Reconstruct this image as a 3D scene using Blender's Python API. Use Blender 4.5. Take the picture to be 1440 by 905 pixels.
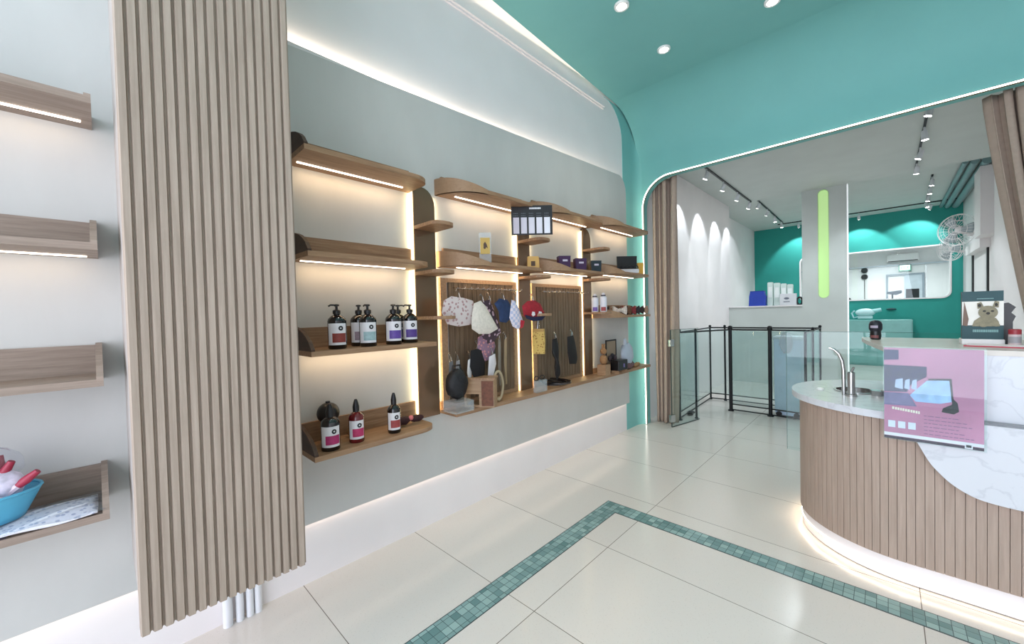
import bpy, bmesh, math, random
from math import sin, cos, pi, radians, sqrt, atan2
from mathutils import Vector, Matrix
from mathutils.geometry import tessellate_polygon
random.seed(7)
for o in list(bpy.data.objects): bpy.data.objects.remove(o)
S = bpy.context.scene
COL = S.collection

# ------------------------------------------------------------ camera
CAM_H = 1.5
cam_d = bpy.data.cameras.new('camera'); cam = bpy.data.objects.new('camera', cam_d); COL.objects.link(cam)
cam_d.sensor_width = 36; cam_d.sensor_fit = 'HORIZONTAL'; cam_d.lens = 552 / 1440 * 36; cam_d.clip_start = .02
yaw, pit, rol = radians(43.7), radians(-1.2), radians(-1.4)
f_ = Vector((-sin(yaw) * cos(pit), cos(yaw) * cos(pit), sin(pit)))
r0 = Vector((cos(yaw), sin(yaw), 0)); u0 = r0.cross(f_)
r_ = cos(rol) * r0 + sin(rol) * u0; u_ = -sin(rol) * r0 + cos(rol) * u0
M = Matrix.Identity(4)
for i in range(3):
    M[i][0], M[i][1], M[i][2] = r_[i], u_[i], -f_[i]
M[2][3] = CAM_H
cam.matrix_world = M
S.camera = cam

# ------------------------------------------------------------ world, exposure
W = bpy.data.worlds.new('world'); S.world = W; W.use_nodes = True
bg = W.node_tree.nodes['Background']; bg.inputs[0].default_value = (.80, .87, 1, 1); bg.inputs[1].default_value = 1.6
S.view_settings.view_transform = 'Standard'; S.view_settings.look = 'None'
S.view_settings.gamma = 1; S.view_settings.exposure = -0.12; S.view_settings.use_curve_mapping = False

WARM = (1, .76, .52); WARM2 = (1, .84, .68); NEUT = (1, .93, .84); COOL = (.86, .94, .97); DAY = (.85, .885, 1.0)

def area(name, loc, sx, sy, energy, color, direction, spread=pi, roll_axis=(0, 1, 0)):
    l = bpy.data.lights.new(name, 'AREA'); l.shape = 'RECTANGLE'; l.size = sx; l.size_y = sy
    l.energy = energy; l.color = color; l.spread = spread
    o = bpy.data.objects.new(name, l); COL.objects.link(o)
    z = -Vector(direction).normalized(); y = Vector(roll_axis); y = (y - y.dot(z) * z).normalized(); x = y.cross(z)
    m = Matrix.Identity(4)
    for i in range(3): m[i][0], m[i][1], m[i][2], m[i][3] = x[i], y[i], z[i], loc[i]
    o.matrix_world = m
    return o
def spot(name, loc, target, energy, color, angle=80, blend=.6, size=.03):
    l = bpy.data.lights.new(name, 'SPOT'); l.energy = energy; l.color = color
    l.spot_size = radians(angle); l.spot_blend = blend; l.shadow_soft_size = size
    o = bpy.data.objects.new(name, l); COL.objects.link(o); o.location = loc
    o.rotation_euler = (Vector(target) - Vector(loc)).to_track_quat('-Z', 'Y').to_euler()
    return o
# daylight through the glass shop front behind the camera
area('daylight', (0.0, -2.35, 1.9), 4.4, 3.4, 185, DAY, (0, 1, -.05), roll_axis=(0, 0, 1))
# cove strips over and under the display panel
area('cove_light_upper', (-2.365, 1.05, 3.03), .03, 6.9, 13, WARM2, (.25, 0, 1))
area('cove_light_lower', (-2.362, 1.05, .375), .03, 6.9, 5, WARM2, (.3, 0, -1))
area('cove_light_ceiling', (-2.10, 1.05, 4.16), .03, 6.4, 15, WARM2, (-1, 0, .15))

# ------------------------------------------------------------ materials
def newmat(name):
    m = bpy.data.materials.new(name); m.use_nodes = True
    nt = m.node_tree; b = nt.nodes['Principled BSDF']; return m, nt, b
def srgb(c):
    return tuple(((x / 255) / 12.92 if x / 255 <= .04045 else ((x / 255 + .055) / 1.055) ** 2.4) for x in c)
_pc = {}
def plain(name, rgb, rough=.6, metal=0, vary=.06, scale=8, bump=0, coat=0, trans=0):
    k = (name,)
    if k in _pc: return _pc[k]
    m, nt, b = newmat(name); c = srgb(rgb)
    tc = nt.nodes.new('ShaderNodeTexCoord'); n = nt.nodes.new('ShaderNodeTexNoise'); n.inputs['Scale'].default_value = scale; n.inputs['Detail'].default_value = 4
    nt.links.new(tc.outputs['Object'], n.inputs['Vector'])
    r = nt.nodes.new('ShaderNodeValToRGB')
    r.color_ramp.elements[0].position = .3; r.color_ramp.elements[1].position = .7
    r.color_ramp.elements[0].color = tuple(max(0, x * (1 - vary)) for x in c) + (1,)
    r.color_ramp.elements[1].color = tuple(min(1, x * (1 + vary)) for x in c) + (1,)
    nt.links.new(n.outputs['Fac'], r.inputs['Fac']); nt.links.new(r.outputs['Color'], b.inputs['Base Color'])
    b.inputs['Roughness'].default_value = rough; b.inputs['Metallic'].default_value = metal
    b.inputs['Coat Weight'].default_value = coat; b.inputs['Transmission Weight'].default_value = trans
    if bump:
        bp = nt.nodes.new('ShaderNodeBump'); bp.inputs['Strength'].default_value = bump; bp.inputs['Distance'].default_value = .01
        nt.links.new(n.outputs['Fac'], bp.inputs['Height']); nt.links.new(bp.outputs['Normal'], b.inputs['Normal'])
    _pc[k] = m; return m
def emis(name, color, strength):
    m, nt, b = newmat(name)
    b.inputs['Base Color'].default_value = (.9, .9, .9, 1)
    b.inputs['Emission Color'].default_value = tuple(color) + (1,); b.inputs['Emission Strength'].default_value = strength
    return m
def wood(name, a, c, axis='y', rough=.55, sc=1.0, plank=0):
    m, nt, b = newmat(name)
    tc = nt.nodes.new('ShaderNodeTexCoord'); mp = nt.nodes.new('ShaderNodeMapping')
    s = {'x': (1.2, 22, 22), 'y': (22, 1.2, 22), 'z': (22, 22, 1.0)}[axis]
    mp.inputs['Scale'].default_value = tuple(v * sc for v in s)
    nt.links.new(tc.outputs['Object'], mp.inputs['Vector'])
    n = nt.nodes.new('ShaderNodeTexNoise'); n.inputs['Scale'].default_value = 3; n.inputs['Detail'].default_value = 6; n.inputs['Roughness'].default_value = .65
    nt.links.new(mp.outputs['Vector'], n.inputs['Vector'])
    r = nt.nodes.new('ShaderNodeValToRGB'); r.color_ramp.elements[0].position = .32; r.color_ramp.elements[1].position = .68
    r.color_ramp.elements[0].color = srgb(a) + (1,); r.color_ramp.elements[1].color = srgb(c) + (1,)
    nt.links.new(n.outputs['Fac'], r.inputs['Fac']); nt.links.new(r.outputs['Color'], b.inputs['Base Color'])
    bp = nt.nodes.new('ShaderNodeBump'); bp.inputs['Strength'].default_value = .08; bp.inputs['Distance'].default_value = .004
    nt.links.new(n.outputs['Fac'], bp.inputs['Height']); nt.links.new(bp.outputs['Normal'], b.inputs['Normal'])
    b.inputs['Roughness'].default_value = rough
    return m
def glass(name, tint=(.86, .96, .94), gloss=.09, alpha=.0):
    m, nt, b = newmat(name); nt.nodes.remove(b)
    out = [n for n in nt.nodes if n.type == 'OUTPUT_MATERIAL'][0]
    t = nt.nodes.new('ShaderNodeBsdfTransparent'); t.inputs[0].default_value = tint + (1,)
    g = nt.nodes.new('ShaderNodeBsdfGlossy'); g.inputs['Roughness'].default_value = .02
    lw = nt.nodes.new('ShaderNodeLayerWeight'); lw.inputs[0].default_value = .5
    pw = nt.nodes.new('ShaderNodeMath'); pw.operation = 'POWER'; pw.inputs[1].default_value = 4
    fr = nt.nodes.new('ShaderNodeMapRange'); fr.inputs[3].default_value = .03; fr.inputs[4].default_value = .45
    nt.links.new(lw.outputs['Facing'], pw.inputs[0]); nt.links.new(pw.outputs[0], fr.inputs[0])
    mx = nt.nodes.new('ShaderNodeMixShader')
    nt.links.new(fr.outputs[0], mx.inputs[0]); nt.links.new(t.outputs[0], mx.inputs[1]); nt.links.new(g.outputs[0], mx.inputs[2])
    last = mx
    if alpha:
        d = nt.nodes.new('ShaderNodeBsdfDiffuse'); d.inputs[0].default_value = (.75, .85, .88, 1)
        m2 = nt.nodes.new('ShaderNodeMixShader'); m2.inputs[0].default_value = alpha
        nt.links.new(mx.outputs[0], m2.inputs[1]); nt.links.new(d.outputs[0], m2.inputs[2]); last = m2
    nt.links.new(last.outputs[0], out.inputs[0])
    return m
def floor_mat():
    m, nt, b = newmat('terrazzo_tiles'); L = nt.links.new; N = nt.nodes.new
    tc = N('ShaderNodeTexCoord'); mp = N('ShaderNodeMapping'); mp.inputs['Location'].default_value = (1.29 + 1.41 * 4, -.74 + .72 * 8, 0)
    L(tc.outputs['Object'], mp.inputs['Vector'])
    br = N('ShaderNodeTexBrick'); br.offset = 0; br.squash = 1; br.inputs['Scale'].default_value = 1
    br.inputs['Brick Width'].default_value = 1.41; br.inputs['Row Height'].default_value = .72
    br.inputs['Mortar Size'].default_value = .0022; br.inputs['Mortar Smooth'].default_value = .2; br.inputs['Bias'].default_value = 0
    br.inputs['Color1'].default_value = srgb((214, 208, 202)) + (1,); br.inputs['Color2'].default_value = srgb((219, 213, 207)) + (1,)
    br.inputs['Mortar'].default_value = srgb((120, 112, 105)) + (1,)
    L(mp.outputs['Vector'], br.inputs['Vector'])
    vo = N('ShaderNodeTexVoronoi'); vo.inputs['Scale'].default_value = 90; L(tc.outputs['Object'], vo.inputs['Vector'])
    r = N('ShaderNodeValToRGB'); r.color_ramp.elements[0].position = .10; r.color_ramp.elements[1].position = .22
    r.color_ramp.elements[0].color = (.72, .71, .70, 1); r.color_ramp.elements[1].color = (1, 1, 1, 1)
    L(vo.outputs['Distance'], r.inputs['Fac'])
    mx = N('ShaderNodeMix'); mx.data_type = 'RGBA'; mx.blend_type = 'MULTIPLY'; mx.inputs[0].default_value = .5
    L(br.outputs['Color'], mx.inputs[6]); L(r.outputs['Color'], mx.inputs[7])
    n = N('ShaderNodeTexNoise'); n.inputs['Scale'].default_value = 2.5; L(tc.outputs['Object'], n.inputs['Vector'])
    r2 = N('ShaderNodeMapRange'); r2.inputs[3].default_value = .12; r2.inputs[4].default_value = .26; L(n.outputs['Fac'], r2.inputs[0])
    L(mx.outputs[2], b.inputs['Base Color']); L(r2.outputs[0], b.inputs['Roughness'])
    return m
def mosaic_mat(name, rot):
    m, nt, b = newmat(name); L = nt.links.new; N = nt.nodes.new
    tc = N('ShaderNodeTexCoord'); mp = N('ShaderNodeMapping'); L(tc.outputs['Object'], mp.inputs['Vector'])
    br = N('ShaderNodeTexBrick'); br.offset = 0; br.inputs['Scale'].default_value = 1
    br.inputs['Brick Width'].default_value = .0427; br.inputs['Row Height'].default_value = .0427
    br.inputs['Mortar Size'].default_value = .0014; br.inputs['Bias'].default_value = 0
    br.inputs['Color1'].default_value = srgb((96, 132, 132)) + (1,); br.inputs['Color2'].default_value = srgb((150, 180, 178)) + (1,)
    br.inputs['Mortar'].default_value = srgb((70, 92, 95)) + (1,)
    L(mp.outputs['Vector'], br.inputs['Vector']); L(br.outputs['Color'], b.inputs['Base Color']); b.inputs['Roughness'].default_value = .25
    return m
def plaster(name, rgb, vary=.05, rough=.8):
    m, nt, b = newmat(name); L = nt.links.new; N = nt.nodes.new; c = srgb(rgb)
    tc = N('ShaderNodeTexCoord'); n = N('ShaderNodeTexNoise'); n.inputs['Scale'].default_value = 2.2; n.inputs['Detail'].default_value = 8; n.inputs['Roughness'].default_value = .6
    mp = N('ShaderNodeMapping'); mp.inputs['Scale'].default_value = (1, 1.6, .7); L(tc.outputs['Object'], mp.inputs['Vector']); L(mp.outputs['Vector'], n.inputs['Vector'])
    r = N('ShaderNodeValToRGB'); r.color_ramp.elements[0].position = .25; r.color_ramp.elements[1].position = .75
    r.color_ramp.elements[0].color = tuple(x * (1 - vary) for x in c) + (1,); r.color_ramp.elements[1].color = tuple(min(1, x * (1 + vary)) for x in c) + (1,)
    L(n.outputs['Fac'], r.inputs['Fac']); L(r.outputs['Color'], b.inputs['Base Color']); b.inputs['Roughness'].default_value = rough
    return m
def marble_mat():
    m, nt, b = newmat('white_marble'); L = nt.links.new; N = nt.nodes.new
    tc = N('ShaderNodeTexCoord'); n = N('ShaderNodeTexNoise'); n.inputs['Scale'].default_value = 4.5; n.inputs['Detail'].default_value = 7; n.inputs['Distortion'].default_value = 1.2
    L(tc.outputs['Object'], n.inputs['Vector'])
    r = N('ShaderNodeValToRGB'); e = r.color_ramp.elements
    e[0].position = .47; e[0].color = srgb((208, 211, 217)) + (1,); e[1].position = .53; e[1].color = srgb((208, 211, 217)) + (1,)
    k = e.new(.5); k.color = srgb((196, 199, 206)) + (1,)
    L(n.outputs['Fac'], r.inputs['Fac']); L(r.outputs['Color'], b.inputs['Base Color']); b.inputs['Roughness'].default_value = .22
    return m

M_white = plain('white_wall_paint', (236, 231, 231), .75, vary=.02, scale=3)
M_grey = plain('grey_wall_paint', (194, 200, 196), .75, vary=.03, scale=3)
M_panel = plaster('grey_green_plaster', (196, 196, 193), .05)
M_teal = plain('teal_paint', (124, 188, 184), .7, vary=.02, scale=3)
M_teal_deep = plain('deep_teal_paint', (40, 150, 140), .7, vary=.03, scale=3)
M_slat = wood('grey_oak_slats', (150, 134, 120), (172, 156, 142), 'z')
M_cslat = wood('oak_counter_slats', (160, 140, 126), (178, 158, 144), 'z')
M_oak = wood('oak_veneer', (128, 96, 70), (168, 134, 103), 'y')
M_oakx = wood('oak_veneer_across', (138, 108, 82), (170, 139, 108), 'x')
M_curv = wood('oak_bent_veneer', (148, 116, 88), (162, 130, 100), 'y')
M_oakg = wood('grey_washed_oak', (128, 112, 100), (160, 143, 130), 'y')
M_groove = wood('grooved_walnut_panel', (88, 72, 56), (128, 108, 86), 'z')
M_dark = wood('shaded_dark_oak', (48, 28, 16), (78, 48, 30), 'x')  # shade put into the colour: end caps' outer faces get no light
M_floor = floor_mat(); M_mosaic = mosaic_mat('glass_mosaic', 0)
M_marble = marble_mat()
M_black = plain('black_plastic', (16, 15, 18), .35, vary=.2)
M_blackm = plain('black_metal', (22, 24, 28), .4, .3, vary=.2)
M_chrome = plain('brushed_steel', (190, 190, 190), .2, 1, vary=.05)
M_mirror = plain('bronze_mirror', (128, 104, 82), .14, .45, vary=.1, scale=2)
M_glass = glass('clear_glass', (.92, .975, .965)); M_acryl = glass('tinted_acrylic', (.91, .965, .955), alpha=.06)
M_edge = plain('green_glass_edge', (60, 110, 100), .2)
M_bag = glass('clear_plastic_bag', (.93, .94, .96), alpha=.20); M_film = glass('clear_wrap_film', (.96, .96, .98), alpha=.05)
E_led = emis('warm_led_strip', (1, .86, .70), 5)
E_ledv = emis('warm_led_edge', (1, .82, .48), 2)
E_arch = emis('arch_led_line', (1, .95, .84), 4.5)
E_spot = emis('lamp_lens', (1, .97, .92), 25)
E_green = emis('lit_green_acrylic', (.58, .82, .38), .62)
E_green.node_tree.nodes['Principled BSDF'].inputs['Base Color'].default_value = (.28, .5, .16, 1)

# ------------------------------------------------------------ mesh helpers
class MB:
    def __init__(s, smooth=False): s.b = bmesh.new(); s.smooth = smooth
    def box(s, p0, p1, bev=0):
        lo = [min(a, b) for a, b in zip(p0, p1)]; hi = [max(a, b) for a, b in zip(p0, p1)]
        r = bmesh.ops.create_cube(s.b, size=1)
        for v in r['verts']:
            for i in range(3): v.co[i] = lo[i] if v.co[i] < 0 else hi[i]
        if bev:
            es = list({e for v in r['verts'] for e in v.link_edges})
            bmesh.ops.bevel(s.b, geom=es, offset=bev, segments=2, affect='EDGES', profile=.5)
        return s
    def prism(s, loops, plane, a, b):
        # loops: outer (+ holes) of 2D points; plane 'xy','xz','yz'; extruded from a to b along the remaining axis
        def P(q, t):
            return {'xy': (q[0], q[1], t), 'xz': (q[0], t, q[1]), 'yz': (t, q[0], q[1])}[plane]
        flat = [q for l in loops for q in l]
        tris = tessellate_polygon([[Vector((q[0], q[1], 0)) for q in l] for l in loops])
        va = [s.b.verts.new(P(q, a)) for q in flat]; vb = [s.b.verts.new(P(q, b)) for q in flat]
        for t in tris:
            try: s.b.faces.new([va[i] for i in t]); s.b.faces.new([vb[i] for i in reversed(t)])
            except ValueError: pass
        k = 0
        for l in loops:
            n = len(l)
            for i in range(n):
                j = (i + 1) % n
                s.b.faces.new((va[k + i], va[k + j], vb[k + j], vb[k + i]))
            k += n
        return s
    def lathe(s, prof, c=(0, 0, 0), n=24, axis='z', sx=1, sy=1):
        rings = []
        for r, z in prof:
            ring = []
            for i in range(n):
                t = 2 * pi * i / n; x, y = r * cos(t) * sx, r * sin(t) * sy
                p = {'z': (x, y, z), 'x': (z, x, y), 'y': (x, z, y)}[axis]
                ring.append(s.b.verts.new((p[0] + c[0], p[1] + c[1], p[2] + c[2])))
            rings.append(ring)
        for A, B in zip(rings, rings[1:]):
            for i in range(n):
                j = (i + 1) % n; s.b.faces.new((A[i], A[j], B[j], B[i]))
        s.b.faces.new(rings[0][::-1]); s.b.faces.new(rings[-1])
        return s
    def tube(s, pts, r, n=8, closed=False):
        pts = [Vector(p) for p in pts]; rings = []; m = len(pts)
        rr = r if isinstance(r, (list, tuple)) else [r] * m
        ref = None
        for i, p in enumerate(pts):
            if closed: d = pts[(i + 1) % m] - pts[i - 1]
            else: d = pts[min(i + 1, m - 1)] - pts[max(i - 1, 0)]
            d.normalize()
            if ref is None: ref = d.orthogonal().normalized()
            ref = (ref - ref.dot(d) * d)
            ref = ref.normalized() if ref.length > 1e-6 else d.orthogonal().normalized()
            q = d.cross(ref)
            rings.append([s.b.verts.new(p + (ref * cos(2 * pi * k / n) + q * sin(2 * pi * k / n)) * rr[i]) for k in range(n)])
        for i in range(m if closed else m - 1):
            A, B = rings[i], rings[(i + 1) % m]
            for k in range(n):
                j = (k + 1) % n; s.b.faces.new((A[k], A[j], B[j], B[k]))
        if not closed: s.b.faces.new(rings[0][::-1]); s.b.faces.new(rings[-1])
        return s
    def ball(s, c, r, sc=(1, 1, 1), seg=16, noise=0):
        q = bmesh.ops.create_uvsphere(s.b, u_segments=seg, v_segments=max(6, seg // 2), radius=r)
        for v in q['verts']:
            k = 1 + (random.uniform(-noise, noise) if noise else 0)
            v.co = Vector((v.co.x * sc[0] * k + c[0], v.co.y * sc[1] * k + c[1], v.co.z * sc[2] * k + c[2]))
        return s
    def sheet(s, fn, nu, nv):
        g = [[s.b.verts.new(fn(i / nu, j / nv)) for j in range(nv + 1)] for i in range(nu + 1)]
        for i in range(nu):
            for j in range(nv): s.b.faces.new((g[i][j], g[i + 1][j], g[i + 1][j + 1], g[i][j + 1]))
        return s
    def xf(s, m):
        bmesh.ops.transform(s.b, matrix=m, verts=s.b.verts[:]); return s
    def build(s, name, mat, parent=None, loc=(0, 0, 0), rz=0, solid=0, label=None):
        bmesh.ops.recalc_face_normals(s.b, faces=s.b.faces[:])
        me = bpy.data.meshes.new(name); s.b.to_mesh(me); s.b.free()
        me.materials.append(mat)
        if s.smooth:
            for p in me.polygons: p.use_smooth = True
            try: me.set_sharp_from_angle(angle=radians(40))
            except Exception: pass
        o = bpy.data.objects.new(name, me); COL.objects.link(o)
        o.location = loc; o.rotation_euler = (0, 0, rz)
        if parent: o.parent = parent
        if solid:
            md = o.modifiers.new('thickness', 'SOLIDIFY'); md.thickness = solid; md.offset = 0
        if label: o['label'] = label
        return o
def struct(o): o['kind'] = 'structure'; return o
def tag(o, label, cat, group=None, kind=None):
    o['label'] = label; o['category'] = cat
    if group: o['group'] = group
    if kind: o['kind'] = kind
    return o
def thing(name, label, cat, loc=(0, 0, 0), rz=0, group=None):
    o = bpy.data.objects.new(name, None); COL.objects.link(o); o.location = loc; o.rotation_euler = (0, 0, rz); o.empty_display_size = .05
    return tag(o, label, cat, group)
def copy_tree(o, loc=None, rz=None, label=None, parent=None, swap=None):
    c = o.copy(); COL.objects.link(c)
    if parent: c.parent = parent
    if loc: c.location = loc
    if rz is not None: c.rotation_euler = (0, 0, rz)
    if label: c['label'] = label
    for ch in list(o.children): copy_tree(ch, parent=c)
    return c
def arc(cx, cy, r, a0, a1, n=10, ry=None):
    ry = ry or r
    return [(cx + r * cos(radians(a0 + (a1 - a0) * i / n)), cy + ry * sin(radians(a0 + (a1 - a0) * i / n))) for i in range(n + 1)]
def rrect(x0, y0, x1, y1, r, n=6):
    return arc(x1 - r, y1 - r, r, 0, 90, n) + arc(x0 + r, y1 - r, r, 90, 180, n) + arc(x0 + r, y0 + r, r, 180, 270, n) + arc(x1 - r, y0 + r, r, 270, 360, n)
def text(s, size, mat, name, parent, m, label=None):
    cu = bpy.data.curves.new(name, 'FONT'); cu.body = s; cu.size = size; cu.extrude = .0004; cu.align_x = 'CENTER'
    o = bpy.data.objects.new(name, cu); COL.objects.link(o)
    me = bpy.data.meshes.new_from_object(o.evaluated_get(bpy.context.evaluated_depsgraph_get()))
    bpy.data.objects.remove(o); me.transform(m); me.materials.clear(); me.materials.append(mat)
    o = bpy.data.objects.new(name, me); COL.objects.link(o); o.parent = parent
    return o

# ============================================================ THE SETTING
XW = -2.38      # face of the left wall
XP = -2.33      # face of the display panel
YF = 4.93       # wall with the arched opening
YM = 9.05       # partition of the second room
YB = 13.8       # far teal wall
struct(MB().box((-3.1, -2.6, -.1), (2.6, 18, 0)).build('floor', M_floor))
# mosaic border let into the floor
mb = MB().box((-1.60, -2.5, -.02), (-1.472, 2.73, .0015)).box((-1.472, 2.602, -.02), (2.2, 2.73, .0015))
struct(mb.build('trim_1', M_mosaic))
fr_ = MB()
for a, b in (((-1.604, -2.5), (-1.60, 2.734)), ((-1.472, -2.5), (-1.468, 2.602)), ((-1.60, 2.73), (2.2, 2.734)), ((-1.468, 2.598), (2.2, 2.602))):
    fr_.box((a[0], a[1], -.02), (b[0], b[1], .002))
struct(fr_.build('trim_2', plain('dark_joint', (50, 66, 70), .4)))

struct(MB().box((-2.6, -2.6, 0), (XW, 4.93, 4.3)).build('wall_left', M_white))
# grey-green panel standing proud of the wall, light strips behind its edges
zt = lambda y: 2.978 + (y - .744) * .0445
pl = [(-2.5, .355), (4.53, .355)] + [(4.53 - .16 + .16 * cos(radians(a)), zt(4.4) - .2 + .2 * sin(radians(a))) for a in (0, 20, 40, 60, 80, 90)] + [(-2.5, zt(-2.5))]
struct(MB().prism([pl], 'yz', XP - .022, XP).build('wall_left_panel', M_panel))
bk = MB()
for y in (-2.3, -.6, .3, 1.3, 2.3, 3.3, 4.2): bk.box((XW, y, .45), (XP - .022, y + .06, 2.8))
struct(bk.build('trim_3', M_white))
# crown moulding lines high on the left wall
cm = MB().box((XW, -2.5, 3.845), (XW + .014, 4.1, 3.862)).box((XW, -2.5, 3.862), (XW + .030, 4.1, 3.905)).box((XW, -2.5, 3.905), (XW + .018, 4.1, 3.93))
struct(cm.build('trim_4', M_white))
area('panel_edge_light', (XW + .016, 4.50, 1.7), .02, 2.5, 6, (1, .92, .66), (.25, 1, 0), roll_axis=(0, 0, 1))
# ceiling: dropped teal shell that rolls down into the end wall
R_ = .62
cx0 = lambda y: -2.175 - .047 * y
prof = [(-2.5, 4.0), (YF - R_, 4.0)] + arc(YF - R_, 4.0 - R_, R_, 90, 0, 14) + [(YF, 3.19 + .03)]
outer = [(YF + .12, 3.19 + .03), (YF + .12, 4.08), (-2.5, 4.08)]
shell = MB(smooth=True)
shell.prism([prof + outer], 'yz', 0, 1)
for v in shell.b.verts:
    v.co.x = 2.2 if v.co.x > .5 else min(cx0(min(v.co.y, 3.9)), cx0(3.9) if v.co.y > 3.9 else 9)
struct(shell.build('ceiling', M_teal))
struct(MB().box((-2.6, -2.6, 4.3), (2.4, 5.05, 4.4)).build('ceiling_upper', M_white))
struct(MB().box((2.2, -2.6, 0), (2.35, 5.05, 4.3)).build('wall_right', M_white))
# end wall with the arched opening
OX0, OX1, OZ, OR = -2.30, 1.22, 3.19, .36
hole = [(OX0, 0)] + arc(OX0 + OR, OZ - OR, OR, 180, 90, 10) + arc(OX1 - OR, OZ - OR, OR, 90, 0, 10) + [(OX1, 0)]
wl = [(-2.42, 0)] + hole + [(2.3, 0), (2.3, 3.22), (-2.42, 3.22)]
struct(MB().prism([wl], 'xz', YF, YF + .12).build('wall_back', M_teal))
# teal return on the left wall beside the opening
ret = [(4.545, 0), (YF, 0), (YF, 4.0), (4.12, 4.0)] + arc(4.545 - .38, 4.0 - .40, .38, 90, 0, 8, .40)[1:]
struct(MB().prism([ret], 'yz', XW - .01, XW + .004).build('wall_left_return', M_teal))
cyl = MB(smooth=True)
cyl.prism([[(XW + .004, YF - .13), (XW + .004, YF), (XW + .074, YF)] + [(XW + .074 - .07 * sin(radians(g)), YF - .13 * (1 - cos(radians(g)))) for g in (15, 30, 45, 60, 75)]], 'xy', 0, 3.9)
struct(cyl.build('trim_5', M_teal))
# LED line around the opening
pth = [(x, YF - .004, z) for x, z in [(OX0, .01)] + arc(OX0 + OR, OZ - OR, OR, 180, 90, 14) + arc(OX1 - OR, OZ - OR, OR, 90, 0, 14) + [(OX1, .01)]]
arch = thing('led_profile', 'glowing warm white light line framing the arched opening in the teal wall', 'light', (OX0, YF, 0))
MB().tube([(p[0] - OX0, p[1] - YF, p[2]) for p in pth], .008, 6).build('diffuser', E_arch, arch)
MB().tube([(p[0] - OX0, .006, p[2]) for p in pth], .014, 6).build('channel', plain('bronze_channel', (120, 96, 60), .4, .6), arch)

# second room
struct(MB().box((-2.6, YF + .12, 0), (-2.38, YM + .1, 3.7)).build('wall_left_inner', M_white))
struct(MB().box((1.15, YF + .12, 0), (1.3, YM + .1, 3.7)).build('wall_right_inner', M_white))
struct(MB().box((-2.6, YF + .12, 3.62), (1.3, YM, 3.9)).build('ceiling_inner', M_grey))
part = [(-2.4, 0), (-.50, 0), (-.50, 3.62), (-1.14, 3.62), (-1.14, 1.515), (-2.4, 1.515)]
slot = rrect(-.905, 1.645, -.745, 3.60, .079, 8)
struct(MB().prism([part, slot], 'xz', YM, YM + .14).build('wall_partition', M_grey))
struct(MB().box((-2.4, YM - .03, 1.515), (-1.14, YM + .17, 1.535)).build('trim_6', M_white))
sl = thing('slot_light', 'tall rounded lime green glowing light slot in the grey pillar', 'light', (-.825, YM + .03, 1.645))
MB(smooth=True).prism([rrect(-.072, .008, .072, 1.945, .07, 8)], 'xz', 0, .05).build('diffuser', E_green, sl)
MB().prism([rrect(-.08, 0, .08, 1.955, .079, 8), rrect(-.072, .008, .072, 1.947, .07, 8)], 'xz', -.035, .05).build('frame', plain('pale_green_frame', (186, 216, 160), .4), sl)
# white door trim of the right hand doorway, its brightness put in as emission
struct(MB().box((-.50, YM - .004, 0), (-.487, YM + .15, 3.62)).build('trim_7', emis('glowing_door_trim', (.9, .95, 1), .5)))
# third room
struct(MB().box((-3.05, YM + .1, 0), (-2.91, YB + .1, 3.9)).build('wall_left_far', M_white))
struct(MB().box((-3.05, YM - .05, 0), (-2.6, YM + .1, 3.9)).build('wall_left_jog', M_white))
struct(MB().box((1.28, YM + .1, 0), (1.42, YB + .1, 3.9)).build('wall_right_far', M_white))
struct(MB().box((-3.05, YM, 3.82), (1.42, YB + .1, 3.95)).build('ceiling_far', M_grey))
fw = [(-3.0, 0), (1.4, 0), (1.4, 3.82), (-3.0, 3.82)]
wh = rrect(-1.80, 1.62, 1.10, 2.90, .16, 6)
struct(MB().prism([fw, wh], 'xz', YB, YB + .12).build('wall_far', M_teal_deep))
wn = thing('window_1', '', '', (0, YB, 0)); del wn['label']; del wn['category']; struct(wn)
MB().prism([rrect(-1.80, 1.62, 1.10, 2.90, .16, 6), rrect(-1.77, 1.65, 1.07, 2.87, .14, 6)], 'xz', -.02, .13).build('window_frame', M_white, wn)
MB().box((-1.78, .05, 1.64), (1.08, .06, 2.88)).build('pane', M_glass, wn)
# white treatment room seen through that window
struct(MB().box((-3.0, 17.5, 0), (2.2, 17.6, 3.6)).build('wall_back_far', M_white))
struct(MB().box((-3.0, YB + .12, 0), (-2.9, 17.5, 3.6)).build('wall_left_end', M_white))
struct(MB().box((2.1, YB + .12, 0), (2.2, 17.5, 3.6)).build('wall_right_end', M_white))
struct(MB().box((-3.0, YB + .12, 3.5), (2.2, 17.6, 3.6)).build('ceiling_end', M_white))

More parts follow.
